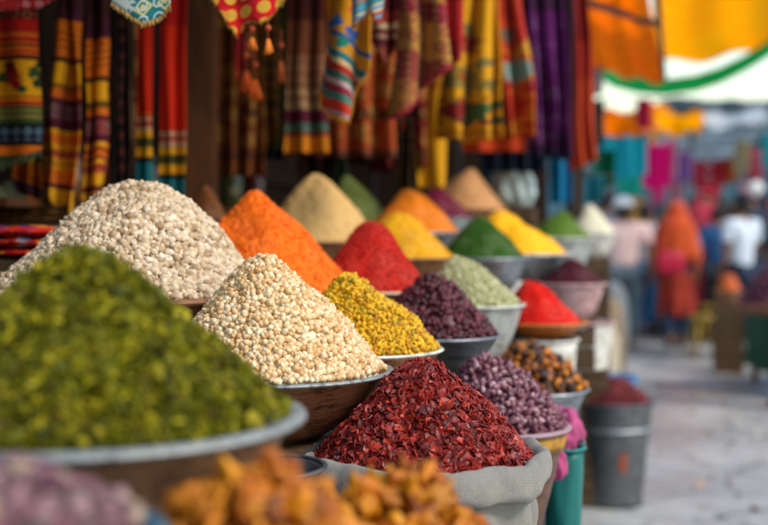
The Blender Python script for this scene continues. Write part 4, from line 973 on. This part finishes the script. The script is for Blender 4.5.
# buildings closing the street
bmat = [plain('#4e7484', .85, 0, .3, .6, .2, bscale=8), plain('#6e8a94', .85, 0, .3, .6, .2, bscale=8), plain('#8a7c70', .85, 0, .3, .6, .2, bscale=8), plain('#5a7080', .85, 0, .3, .6, .2, bscale=8)]
glass = plain('#1c2830', .15, 0, .3, 1, .05, spec=.8)
def building(label, x, y, w, d, h, mat, floors=3, cols=4, rz=0):
    root = empty('market_building', (x, y, 0), rz); tag(root, label, 'building')
    bm = bmesh.new(); box_bm(bm, (0, 0, h/2), (w, d, h), 0, .03); box_bm(bm, (0, 0, h+.08), (w+.3, d+.3, .16), 0, .02); bm_obj('wall', bm, mat, root)
    for face in (0, 1, 2):
        L = w if face == 0 else d; n = cols if face == 0 else max(2, int(d/2.2))
        for fl in range(floors):
            for k in range(n):
                t = (k+.5)/n*L-L/2; z = h/floors*(fl+.55); ww, wh = L/n*.42, h/floors*.42
                if face == 0: c, s = (t, -d/2-.002, z), (ww, .05, wh)
                else: sg = -1 if face == 1 else 1; c, s = (sg*(w/2+.002), t, z), (.05, ww, wh)
                bm = bmesh.new(); box_bm(bm, c, s, 0, .005); wo = bm_obj('window', bm, glass, root)
                bm = bmesh.new(); c2 = list(c); c2[2] -= wh/2+.04; s2 = list(s); s2[2] = .08; s2[0 if face == 0 else 1] *= 1.15; s2[1 if face == 0 else 0] = .16; box_bm(bm, c2, s2, 0, .005); bm_obj('sill', bm, enamel_grey, root)
    return root
building('slate blue grey building closing the street at the right', 6.5, 38, 9, 6, 4.3, bmat[0], 2, 5)
building('dark slate building left of the slate blue one at the street end', -2.5, 36, 8, 6, 4.9, bmat[3], 2, 4)
building('brownish building farthest down the street, set between the others', 2.6, 52, 9, 6, 5.4, bmat[2], 2, 5)
building('grey building standing along the right side of the street', 12.5, 22, 5, 20, 4.4, bmat[1], 2, 3)
building('grey blue building along the left side beyond the stall', -4.6, 22, 5, 18, 6.2, bmat[3], 3, 3)

# hanging goods over the crowd
def line(label, a, b):
    bm = bmesh.new(); tube_bm(bm, a, b, .008, seg=6); tag(bm_obj('washing_line', bm, darkpl, None, True), label, 'rope')
def drop(name, label, px0, px1, py0, py1, D, hexc, seed=0, cat='hanging cloth'):
    w = (px1-px0); 
    return cloth(name, label, T('d'+hexc, [(-400, hexc), (400, hexc)], translucent=.45), D, (px0, px1), (px0, px1), [(0, py1-3), (.5, py1), (1, py1-5)], folds=2.5, amp=.06, top=py0, seed=seed, cat=cat, nx=24, ny=20)
drop('turquoise_sheet', 'broad turquoise sheet hanging over the crowd beyond the coral cloth', 596, 644, 136, 180, 9.5, '#2cc4d4', 1)
drop('jade_cloth', 'jade green cloth left below the turquoise sheet', 597, 612, 150, 188, 9.0, '#128a60', 2)
drop('magenta_dress', 'vivid magenta dress hanging over the crowd', 642, 670, 144, 190, 11, '#f01c9c', 3, 'dress')
drop('pale_pink_cloth', 'pale pink cloth beside the magenta dress', 662, 676, 140, 180, 12, '#d8a0b8', 4)
drop('crimson_cloth', 'crimson cloth hanging above the pale pink one', 634, 652, 100, 130, 12, '#c0204c', 5)
drop('coral_pink_cloth', 'coral pink cloth far down the street', 690, 708, 162, 190, 15, '#f0607c', 6)
drop('salmon_cloth', 'salmon red cloth right of the coral pink one', 712, 730, 160, 186, 16, '#e8485c', 7)
drop('cream_cloth', 'long narrow cream cloth at the right of the street', 736, 746, 140, 176, 14, '#cfc8a8', 8)
drop('white_sheet', 'white sheet hanging beside the coral cloth', 578, 600, 60, 100, 8.5, '#c8ccd0', 9)
drop('rose_cloth', 'rose pink cloth hanging over the crowd at the far right', 748, 764, 150, 182, 16, '#f088a0', 12)
drop('yellow_cloth', 'yellow cloth between the salmon and cream ones', 728, 738, 156, 184, 16, '#f0c030', 13)
drop('aqua_cloth', 'aqua cloth over the right side stalls', 764, 786, 132, 170, 14, '#48c8d0', 14)
drop('lilac_cloth', 'lilac cloth right of the magenta dress', 674, 690, 152, 184, 14, '#b890d8', 15)
for k, (a, b, p0, p1, D_, hx, lb) in enumerate([(604, 626, 120, 150, 13, '#f0a030', 'apricot'), (618, 640, 176, 198, 12.5, '#30c8b8', 'mint'), (650, 664, 176, 204, 13, '#f060b0', 'hot pink'), (668, 684, 176, 200, 15, '#f0b8c8', 'powder pink'), (690, 712, 136, 160, 18, '#e8ecf0', 'milky white'), (712, 732, 134, 156, 19, '#58b8d0', 'light blue'), (700, 718, 184, 204, 18, '#f04858', 'vermilion'), (742, 758, 182, 202, 17, '#f8d0d8', 'shell pink'), (640, 656, 112, 136, 14, '#f0f0e8', 'ivory white'), (584, 604, 176, 204, 7.6, '#38a0b0', 'muted teal')]):
    drop('market_cloth', lb+' cloth among the goods hanging over the far market crowd', a, b, p0, p1, D_, hx, 20+k)
    line('rope holding the '+lb+' cloth', at(a-12, p0, D_), at(b+12, p0, D_))
drop('slate_cloth', 'slate grey cloth under the white sheet', 584, 604, 100, 150, 8.8, '#5a6a70', 10)
bm = bmesh.new()
for (a, b) in ((at(560, 136, 9.5), at(700, 132, 9.5)), (at(600, 146, 11), at(720, 142, 11)), (at(600, 98, 12), at(700, 98, 12)), (at(640, 158, 15.5), at(790, 152, 15.5))):
    pass
line('rope holding the turquoise sheet', at(560, 137, 9.5), at(700, 137, 9.5))
line('rope holding the magenta dress', at(600, 147, 11), at(740, 147, 11))
line('rope holding the crimson cloth', at(600, 99, 12), at(700, 99, 12))
line('rope holding the cream and aqua cloths', at(700, 141, 14), at(800, 131, 14))
line('rope holding the coral pink and salmon cloths', at(640, 161, 15.2), at(790, 158, 16))
# hanging white ball added to imitate an out-of-focus highlight
c = at(756, 188, 11.5); rt = empty('highlight_ball', c); tag(rt, 'round white ball added as a bright highlight spot above the man at the right', 'highlight ball')
v, f = ico(3); mesh_np('ball_shell', v*.075*(1, 1, .95), f, plain('#f2f2ee', .5, 0, .03, 5, .05, translucent=.3), rt)
bm = bmesh.new(); tube_bm(bm, (0, 0, .07), (0, 0, .9), .003, seg=6); bm_obj('cord', bm, darkpl, rt, True)

# ------------------------------------------------------------------ people
skin_m = [plain('#8a5a3c', .55, 0, .1, 12, .05), plain('#6e452c', .55, 0, .1, 12, .05), plain('#a87452', .55, 0, .1, 12, .05)]
hair_m = plain('#14100e', .5, 0, .3, 30, .3)
def skin_obj(name, nodes, edges, mat, parent, sub=2, root=0):
    me = bpy.data.meshes.new(name); me.from_pydata([p for p, r in nodes], edges, []); me.update()
    o = bpy.data.objects.new(name, me); COL.objects.link(o); o.parent = parent; me.materials.append(mat)
    md = o.modifiers.new('skin', 'SKIN'); md.use_smooth_shade = True
    for i, (p, r) in enumerate(nodes):
        rr = r if isinstance(r, tuple) else (r, r); me.skin_vertices[0].data[i].radius = rr
    me.skin_vertices[0].data[root].use_root = True
    s = o.modifiers.new('sub', 'SUBSURF'); s.levels = sub; s.render_levels = sub
    return o
def person(label, x, y, facing, H=1.66, top='#b0a0a0', bottom='#3a4a5a', skin=0, female=False, pose='stand', headwear=None, sleeve='short', robe=None, bag=None, group=None, sub=2, fem_h=None, detail=True):
    """faces +y when facing = 0; rz turns it. Joint layout in metres for a 1.7 m figure, scaled"""
    k = H/1.7; root = empty('person', (x, y, 0), facing); root.scale = (k, k, k); tag(root, label, 'person', group)
    w = .9 if female else 1.0
    st = {'stand': (.02, -.02, 0, 0), 'walk': (.20, -.20, .16, -.16), 'stroll': (-.13, .14, -.1, .12)}[pose]
    P = {'pel': (0, 0, .95), 'sp': (0, .01, 1.08), 'ch': (0, .0, 1.26), 'ub': (0, -.01, 1.38), 'nk': (0, 0, 1.47), 'hb': (0, .015, 1.53), 'hm': (0, .02, 1.60), 'ht': (0, .01, 1.665)}
    for s, n in ((-1, 'l'), (1, 'r')):
        fo = st[0] if s < 0 else st[1]; ar = st[2] if s > 0 else st[3]
        P['hip'+n] = (s*.09, 0, .91); P['kn'+n] = (s*.10, fo*.55+.02, .49); P['an'+n] = (s*.10, fo-(.05 if fo < 0 else 0), .085+(.04 if fo < -.1 else 0)); P['to'+n] = (s*.115, fo+.14, .035+(.0 if fo < -.1 else 0))
        P['sh'+n] = (s*.185*w, -.01, 1.40); P['el'+n] = (s*.235*w, ar*.5-.03, 1.13); P['wr'+n] = (s*.235*w, ar+.04, .90); P['ha'+n] = (s*.235*w, ar+.055, .845)
    if pose == 'stand':
        P['wrr'] = (.14, .26, 1.12); P['har'] = (.12, .31, 1.13); P['elr'] = (.25*w, .03, 1.12)
    names = ['pel', 'sp', 'ch', 'ub', 'nk', 'hb', 'hm', 'ht']
    rad = {'pel': (.125, .10), 'sp': (.115, .09), 'ch': (.14*w, .10), 'ub': (.12*w, .085), 'nk': .052, 'hb': (.062, .07), 'hm': (.075, .092), 'ht': (.055, .068)}
    for n in 'lr':
        names += [q+n for q in ('hip', 'kn', 'an', 'to', 'sh', 'el', 'wr', 'ha')]
        rad.update({'hip'+n: .085, 'kn'+n: .055, 'an'+n: .036, 'to'+n: (.04, .026), 'sh'+n: .052, 'el'+n: .038, 'wr'+n: (.022, .028), 'ha'+n: (.017, .036)})
    nodes = [(P[q], rad[q]) for q in names]; ix = {q: i for i, q in enumerate(names)}
    ed = [('pel', 'sp'), ('sp', 'ch'), ('ch', 'ub'), ('ub', 'nk'), ('nk', 'hb'), ('hb', 'hm'), ('hm', 'ht')]
    for n in 'lr': ed += [('pel', 'hip'+n), ('hip'+n, 'kn'+n), ('kn'+n, 'an'+n), ('an'+n, 'to'+n), ('ub', 'sh'+n), ('sh'+n, 'el'+n), ('el'+n, 'wr'+n), ('wr'+n, 'ha'+n)]
    edges = [(ix[a], ix[b]) for a, b in ed]
    # fingers and a thumb on each hand
    for n in 'lr':
        hp = Vector(P['ha'+n]); wr = Vector(P['wr'+n]); d = (hp-wr).normalized(); sd = Vector((0, 1, 0)) if n == 'l' or pose != 'stand' else Vector((1, 0, 0)); side = sd-d*sd.dot(d); side.normalize(); curl = d.cross(side)
        for q, (off, L) in enumerate(((-.028, .06), (-.009, .072), (.010, .078), (.028, .07))):
            a = hp+side*off+d*.03; b = a+d*L*.5; c_ = b+d*L*.35+curl*.012
            i0 = len(nodes); nodes += [(a[:], .0095), (b[:], .0085), (c_[:], .007)]; edges += [(ix['ha'+n], i0), (i0, i0+1), (i0+1, i0+2)]
        a = wr*.45+hp*.55+side*.04; b = a+side*.02+d*.035; i0 = len(nodes); nodes += [(a[:], .011), (b[:], .009)]; edges += [(ix['ha'+n], i0), (i0, i0+1)]
    bo = skin_obj('body', nodes, edges, skin_m[skin], root, sub)
    # face
    for s in (-1, 1): bm = bmesh.new(); bmesh.ops.create_uvsphere(bm, u_segments=8, v_segments=6, radius=.011, matrix=Matrix.Translation((s*.031, .098, 1.60))); bm_obj('eye', bm, plain('#d8d4cc', .3), bo, True)
    fm_ = skin_m[skin]
    bm = bmesh.new(); bmesh.ops.create_cone(bm, segments=8, radius1=.017, radius2=.007, depth=.045, cap_ends=True, matrix=Matrix.Translation((0, .108, 1.575)) @ Matrix.Rotation(.35, 4, 'X')); bm_obj('nose', bm, fm_, bo, True)
    bm = bmesh.new(); bmesh.ops.create_uvsphere(bm, u_segments=10, v_segments=6, radius=.022, matrix=Matrix.Translation((0, .088, 1.535)) @ Matrix.Diagonal((1.1, .5, .3, 1))); bm_obj('mouth', bm, plain('#7a3c34', .5), bo, True)
    for s in (-1, 1): bm = bmesh.new(); bmesh.ops.create_uvsphere(bm, u_segments=8, v_segments=8, radius=.026, matrix=Matrix.Translation((s*.078, .01, 1.59)) @ Matrix.Diagonal((.4, .7, 1.15, 1))); bm_obj('ear', bm, fm_, bo, True)
    # hair cap
    if headwear not in ('scarf',):
        v, f = ico(3); out = []
        for p in v:
            r = 1+.05*noise.noise(Vector(p)*3); z = p[2]
            if p[1] > .25 and z < .35: r *= .72
            out.append((p[0]*.089*r, p[1]*.105*r-.004, z*.112*r+1.618 if z > -.6 or not female else z*.112*r+1.618-(.12 if p[1] < 0 else 0)))
        mesh_np('hair', out, f, hair_m, root)
    if headwear == 'cap':
        pr = [(0, .085), (.05, .078), (.082, .045), (.094, 0), (.098, -.03), (.09, -.03)]
        lathe('cap', pr, plain('#d8dce0', .8, 0, .1, 20), root, (0, .0, 1.665), seg=28, squash=1.15)
    tm = plain(top, .85, 0, .2, 8, .25, sheen=.2, bscale=30); bmn = plain(bottom, .85, 0, .25, 8, .25, bscale=30)
    if robe:
        N, K = 56, 26; vs = []; fs = []
        hem = robe[1]
        for i in range(N):
            th = 2*PI*i/N
            for j in range(K+1):
                t = j/K; z = 1.42-(1.42-hem)*t
                base = .15*w+.05*math.sin(min(1, t*3)*PI*.5)-.035*math.exp(-((t-.33)/.12)**2)+(robe[3] if len(robe) > 3 else .13)*max(0, t-.35)
                fd = 1+(.05+.09*t)*math.sin(th*7+2*math.sin(t*2))+.04*noise.noise(Vector((math.cos(th)*2, math.sin(th)*2, t*3)))
                sy = .68+.2*t
                if t < .08: base *= .6+5*t
                vs.append((base*fd*math.cos(th), base*fd*math.sin(th)*sy+st[0]*.1*t, z))
        for i in range(N):
            for j in range(K): a = i*(K+1)+j; b = ((i+1) % N)*(K+1)+j; fs.append((a, a+1, b+1, b))
        o = mesh_np('robe', vs, fs, plain(robe[0], .85, 0, .35, 5, .3, sheen=.05, dirt=robe[2] if len(robe) > 2 else None, bscale=30), root); o.modifiers.new('s', 'SOLIDIFY').thickness = .006
    # shirt
    sn = ['pel', 'sp', 'ch', 'ub', 'nk'] ; nd = [((0, 0, .90), (.150, .125)), (P['sp'], (.148, .122)), (P['ch'], (.168*w, .125)), (P['ub'], (.145*w, .105)), ((0, 0, 1.455), (.068, .062))]; ee = [(0, 1), (1, 2), (2, 3), (3, 4)]
    for n in 'lr':
        sh, el, wr = Vector(P['sh'+n]), Vector(P['el'+n]), Vector(P['wr'+n]); i0 = len(nd); end = .75 if sleeve == 'short' else 1
        nd += [(sh[:], .070), ((sh+(el-sh)*end)[:], .060)]; ee += [(3, i0), (i0, i0+1)]
        if sleeve == 'long': nd.append(((el+(wr-el)*.9)[:], .045)); ee.append((i0+1, i0+2))
    skin_obj('shirt', nd, ee, tm, root, sub)
    nd = [((0, 0, .955), (.142, .118))]; ee = []
    for n in 'lr':
        i0 = len(nd); an = Vector(P['an'+n]); kn = Vector(P['kn'+n])
        nd += [(P['hip'+n], .10), (P['kn'+n], .078), ((kn+(an-kn)*.88)[:], .066)]; ee += [(0, i0), (i0, i0+1), (i0+1, i0+2)]
    skin_obj('trousers', nd, ee, bmn, root, sub)
    for s in (-1, 1):
        n = 'l' if s < 0 else 'r'; an = P['an'+n]; v, f = ico(2)
        out = [(p[0]*.048+an[0]+s*.008, p[1]*.135+an[1]+.06, max(p[2]*.055, -.03)+.032+(an[2]-.085)) for p in v]
        mesh_np('shoe', out, f, plain('#1c1a1a', .5), root)
    if headwear == 'scarf':
        # one cloth over the head falling to the shoulders and back
        N, K = 48, 26; vs = []; fs = []
        for i in range(N):
            th = 2*PI*i/N; front = max(0, math.sin(th))
            for j in range(K+1):
                t = j/K
                if t < .32: a = t/.32*PI*.55; r = .118*math.sin(a)+.002; z = 1.60+.125*math.cos(a)
                else:
                    q = (t-.32)/.68; r = .118+(.150*(1-math.exp(-q*3.2)))+.02*q; z = 1.58-(.34+.20*(1-front)+.05*math.sin(th*3+1))*q
                ys = 1.1 if t < .32 else 1.05-.25*min(1, (t-.32)*3)
                fd = 1+.05*max(0, t-.25)*2*math.sin(th*8+t*4)
                open_ = 1.0
                if front > .75 and .12 < t < .40: open_ = .80
                vs.append((r*fd*math.cos(th), r*fd*math.sin(th)*ys*open_+.005, z))
        for i in range(N):
            for j in range(K):
                a = i*(K+1)+j; b = ((i+1) % N)*(K+1)+j; thm = 2*PI*(i+.5)/N
                if math.sin(thm) > .80 and .17 < (j+.5)/K < .36: continue
                fs.append((a, a+1, b+1, b))
        o = mesh_np('headscarf', vs, fs, plain(fem_h or top, .85, 0, .3, 7, .3, sheen=.05, bscale=30), root); o.modifiers.new('s', 'SOLIDIFY').thickness = .006
    return root
def gy(py): return CAMZ*F/(py-225)
def gx(px, y): return (px-384)/F*y
def bagobj(label, p, rz, hexc, w=.27, h=.22):
    root = empty('shoulder_bag', p, rz); tag(root, label, 'bag')
    v, f = ico(3); out = []
    for q in v:
        s = np.sign(q)*np.abs(q)**.6; out.append((s[0]*w/2, s[1]*.055, s[2]*h/2*(1-.08*s[0]**2)))
    mesh_np('bag_body', out, f, plain(hexc, .5, 0, .2, 10, .2), root)
    bm = bmesh.new(); pts = [(-w*.42, 0, h*.4), (-w*.3, .02, h*1.0), (.05, .05, h*1.9), (.14, .12, h*2.6)]
    for a, b in zip(pts[:-1], pts[1:]): tube_bm(bm, a, b, .008, seg=8)
    bm_obj('strap', bm, plain(hexc, .5, 0, .2, 10, .2), root, True)
y = gy(352)
p_ = person('person seen from behind in pale pink shirt and grey blue trousers with white cap', gx(623, y), y, .05, 1.62, '#d8b6b2', '#4e5e6a', 1, pose='stroll', headwear='cap', sleeve='short'); p_.scale.x *= 1.25
person('person walking away in orange headscarf and long rust robe, red bag at hip', gx(676, y+.2), y+.2, 0, 1.60, '#c8501c', '#1c3450', 0, True, 'stroll', 'scarf', 'long', ('#8a1610', .40, '#b8400f', .03), fem_h='#cc4c0e')
bagobj('crimson shoulder bag carried by the person in orange', (gx(666, y), y-.2, .96), 0, '#c00c38', .3, .26)
y2 = gy(345)
person('person in mustard yellow shawl just behind the pale pink shirt', gx(637, y2+1.2), y2+1.2, .3, 1.68, '#b88a30', '#2c4a6a', 1, True, 'walk', 'scarf', 'long', ('#a87a2c', .5), fem_h='#c09238')
person('person in bright blue trousers and white sleeve beside the pale pink shirt', gx(644, y2+.8), y2+.8, -.1, 1.6, '#b8b0bc', '#1f5a8a', 1, False, 'stroll', None, 'short')
person('person at the right in white and pale blue T-shirt tending a stall', gx(741, 11.6), 11.6, .5, 1.66, '#ccd8e6', '#1c2c44', 1, False, 'stand', None, 'short')
person('person cut by the right edge in a dark maroon top', gx(800, 8.4), 8.4, .4, 1.6, '#3c1a2c', '#241c28', 0, True, 'stand', None, 'long')
crowd = [(700, 16, '#16405e', 'navy blue', False), (712, 19, '#8a2438', 'crimson', True), (688, 18, '#1a6a74', 'teal', False), (726, 21, '#c46a78', 'rose pink', True), (705, 24, '#2c3a56', 'ink blue', False), (734, 17, '#203a60', 'denim blue', False), (655, 19, '#127a78', 'sea green', True), (662, 23, '#4a4458', 'dusky violet', False), (718, 26, '#a84a4a', 'brick', True), (744, 24, '#8a96a8', 'pale grey', False), (756, 19, '#b8405a', 'raspberry', True), (640, 22, '#3a4a5a', 'slate', False), (628, 17, '#2a4a5c', 'petrol blue', False), (612, 20, '#6a4a5a', 'mauve', True), (695, 28, '#c8b8b0', 'ivory', False), (764, 27, '#28323c', 'charcoal', False), (676, 26, '#d0788c', 'salmon pink', True), (602, 15, '#3c3e48', 'graphite', False), (750, 14, '#20364a', 'midnight blue', True), (698, 14.2, '#1c4c78', 'cobalt blue', False), (712, 15.2, '#243450', 'storm blue', True), (726, 13.6, '#2a5a80', 'steel blue', False), (690, 20.5, '#c84a5a', 'coral', True), (742, 20, '#c8708a', 'candy pink', True), (664, 15, '#187878', 'turquoise', True), (684, 23.5, '#b8a890', 'sand', False), (770, 15.5, '#4a2440', 'plum', True), (722, 18, '#d04a5c', 'watermelon red', True), (606, 13.4, '#5a6a7c', 'bluish grey', False), (734, 26, '#a8b0b8', 'silver grey', False), (650, 26, '#7a3a4c', 'burgundy', True), (704, 13.9, '#c83a50', 'poppy red', True), (733, 15.5, '#e0dcd8', 'bright white', False), (718, 13.2, '#1e5a8c', 'azure blue', False), (757, 16.5, '#e0809a', 'bubblegum pink', True), (681, 17.2, '#e8b8c0', 'blush pink', True), (748, 18.2, '#d8dce0', 'off white', False), (692, 16.2, '#16889a', 'deep turquoise', False), (767, 18.5, '#e05068', 'strawberry', True), (657, 16.4, '#d83a8a', 'fuchsia', True), (609, 17.5, '#c8c8c8', 'light grey', False), (631, 14.6, '#286a80', 'sea blue', False)]
poses = ['walk', 'stroll', 'stand']
for i, (px, D, hx, nmn, fem) in enumerate(crowd):
    person('person in the street crowd wearing '+nmn+(' with covered head' if fem else ''), gx(px, D), D, random.choice([0, .3, -.4, PI, PI-.4, 1.4]), random.uniform(1.56, 1.76), hx, random.choice(['#1c2430', '#2c3440', '#3a3430', '#283a50']), i % 3, fem, poses[i % 3], 'scarf' if fem else None, 'long' if i % 2 else 'short', ((hx, .35) if fem else None), group='street crowd', sub=1, fem_h=hx)

# ------------------------------------------------------------------ street furniture at the right
def stool(label, px, D, hexc):
    root = empty('plastic_stool', (gx(px, D), D, 0)); tag(root, label, 'stool'); m = plain(hexc, .5)
    lathe('seat', [(0, .45), (.15, .45), (.165, .44), (.165, .41), (.155, .41)], m, root, seg=32)
    for a in range(4):
        t = PI/4+a*PI/2; bm = bmesh.new(); tube_bm(bm, (.14*math.cos(t), .14*math.sin(t), .42), (.18*math.cos(t), .18*math.sin(t), 0), .02, .016); bm_obj('leg', bm, m, root, True)
stool('ochre yellow plastic stool beside the person in orange', 706, 11.6, '#9a7c2c')
stool('second ochre stool standing farther back near the crowd', 714, 13.2, '#a8842c')
def streettable(label, u, yv, w, d, h, hexc):
    root = empty('goods_table', (u, yv, 0)); tag(root, label, 'table'); m = plain(hexc, .8, 0, .3, 6)
    bm = bmesh.new(); box_bm(bm, (0, 0, h), (w, d, .03)); bm_obj('table_top', bm, woodm, root)
    for sx in (-1, 1):
        for sy in (-1, 1): bm = bmesh.new(); box_bm(bm, (sx*(w/2-.05), sy*(d/2-.05), h/2-.01), (.05, .05, h-.015)); bm_obj('leg', bm, woodm, root)
    N = 120; vs = []; fs = []
    per = [(-w/2, d/2), (-w/2, -d/2), (w/2, -d/2), (w/2, d/2)]
    tot = []
    for a, b in zip(per[:-1], per[1:]):
        for i in range(40): t = i/40; tot.append((a[0]*(1-t)+b[0]*t, a[1]*(1-t)+b[1]*t))
    for i, (x, yy) in enumerate(tot):
        o_ = .02+.015*math.sin(i*.8); l = math.hypot(x, yy)
        vs += [(x*(1+.01), yy*(1+.01), h+.018), (x*(1+o_/l), yy*(1+o_/l), h*.5), (x*(1+o_*2/l), yy*(1+o_*2/l), .15)]
    for i in range(len(tot)-1): a = i*3; fs += [(a, a+1, a+4, a+3), (a+1, a+2, a+5, a+4)]
    mesh_np('table_cloth', vs, fs, m, root); return root
streettable('stall table with dark green cloth at the right edge of the street', 3.62, 9.4, .9, 1.2, .62, '#1c4a34')
streettable('stall table with dark blue cloth across the street farther back', 4.6, 14.5, 1.4, 2.2, .8, '#22304a')
h = Heap(784, 268, 305, 44, 9.3, e=.35, b=.2, seed=91)
granular('dark_plum_heap', 'dark plum coloured heap of produce on the right edge stall', 'produce heap', h, [lumpy(1, 1, .9, .9, .2, 1.2, i) for i in range(3)], .03, 420, grain_mat('plumR', ['#4a1c34', '#5c2440', '#38142a', '#6a3048'], .45, .4), tilt=1)
c = h.c.copy(); bowl('wide_basket', 'wide brown basket under the dark plum heap', 'basket', c, h.R*1.05, max(.05, c.z-.635-.01), h.R*.8, terra, terra, lip=.02)
h = Heap(729, 276, 290, 11, 10.6, e=.4, b=.3, seed=93)
powder('orange_fruit_heap', 'small orange heap in front of the person in white', 'produce heap', h, plain('#c85a1c', .6), .01, 30, 0)
bowl('brown_basin', 'brown basin under the small orange heap', 'basin', h.c.copy(), .13, .12, .1, terra, terra, lip=.012)
c = h.c.copy(); crate(c, c.z-.12, .0, .26, 'tall plank crate under the brown basin at the right')
# left street side beyond the stall: sacks and goods
for i, (px, D, hx, hh, lb) in enumerate([(590, 8.0, '#b8ac98', .75, 'beige'), (600, 9.2, '#8a7a64', .8, 'tan'), (583, 7.2, '#a89a8c', .62, 'greyish'), (606, 10.5, '#7a8288', .85, 'blue grey')]):
    v, f = ico(4); out = []
    for p in v:
        s = np.sign(p)*np.abs(p)**.65; w = 1+.06*noise.noise(Vector(p)*3+Vector((i, 0, 0)))
        out.append((s[0]*.2*w, s[1]*.2*w, (s[2]*.5+.5)*hh*(1+.03*noise.noise(Vector(p)*2))))
    o = mesh_np('filled_sack', out, f, plain(hx, .9, 0, .3, 8, .3), None, True, (gx(px, D), D, .0)); tag(o, lb+' filled sack standing past the far end of the stall', 'sack', 'filled sacks past the stall')

# ------------------------------------------------------------------ camera, light, world
cam = bpy.data.cameras.new('camera'); co = bpy.data.objects.new('camera', cam); COL.objects.link(co); S.camera = co
co.location = (0, 0, CAMZ); co.rotation_euler = (PI/2-PITCH, 0, 0)
cam.sensor_width = 36; cam.lens = F/768*36; cam.clip_end = 500; cam.clip_start = .05
cam.dof.use_dof = True; cam.dof.focus_distance = 1.9; cam.dof.aperture_fstop = 2.1; cam.dof.aperture_blades = 0

W = bpy.data.worlds.new('World'); S.world = W; W.use_nodes = True; nt = W.node_tree; nt.nodes.clear()
sky = nt.nodes.new('ShaderNodeTexSky'); sky.sky_type = 'NISHITA'; sky.sun_disc = False
EL, AZ = math.radians(46), math.radians(122)    # azimuth measured from +Y towards +X
sky.sun_elevation = EL; sky.sun_rotation = AZ; sky.air_density = 1.7; sky.dust_density = 1.0; sky.ozone_density = 1.0
bg = nt.nodes.new('ShaderNodeBackground'); bg.inputs[1].default_value = .15
wo = nt.nodes.new('ShaderNodeOutputWorld'); nt.links.new(sky.outputs[0], bg.inputs[0]); nt.links.new(bg.outputs[0], wo.inputs[0])
L = bpy.data.lights.new('sun', 'SUN'); L.energy = 1.5; L.angle = math.radians(14); L.color = (1, .90, .78)
lo = bpy.data.objects.new('sun', L); COL.objects.link(lo)
d = Vector((math.sin(AZ)*math.cos(EL), math.cos(AZ)*math.cos(EL), math.sin(EL)))
lo.rotation_euler = d.to_track_quat('Z', 'Y').to_euler(); lo.location = (5, -5, 10)
S.render.engine = 'CYCLES'
vs_ = S.view_settings; vs_.view_transform = 'Standard'; vs_.look = 'None'; vs_.gamma = 1; vs_.exposure = .78; vs_.use_curve_mapping = False
S.cycles.use_denoising = True
try: S.cycles.denoiser = 'OPENIMAGEDENOISE'
except Exception: pass
S.cycles.max_bounces = 6; S.cycles.diffuse_bounces = 4; S.cycles.transparent_max_bounces = 8; S.cycles.sample_clamp_indirect = 6
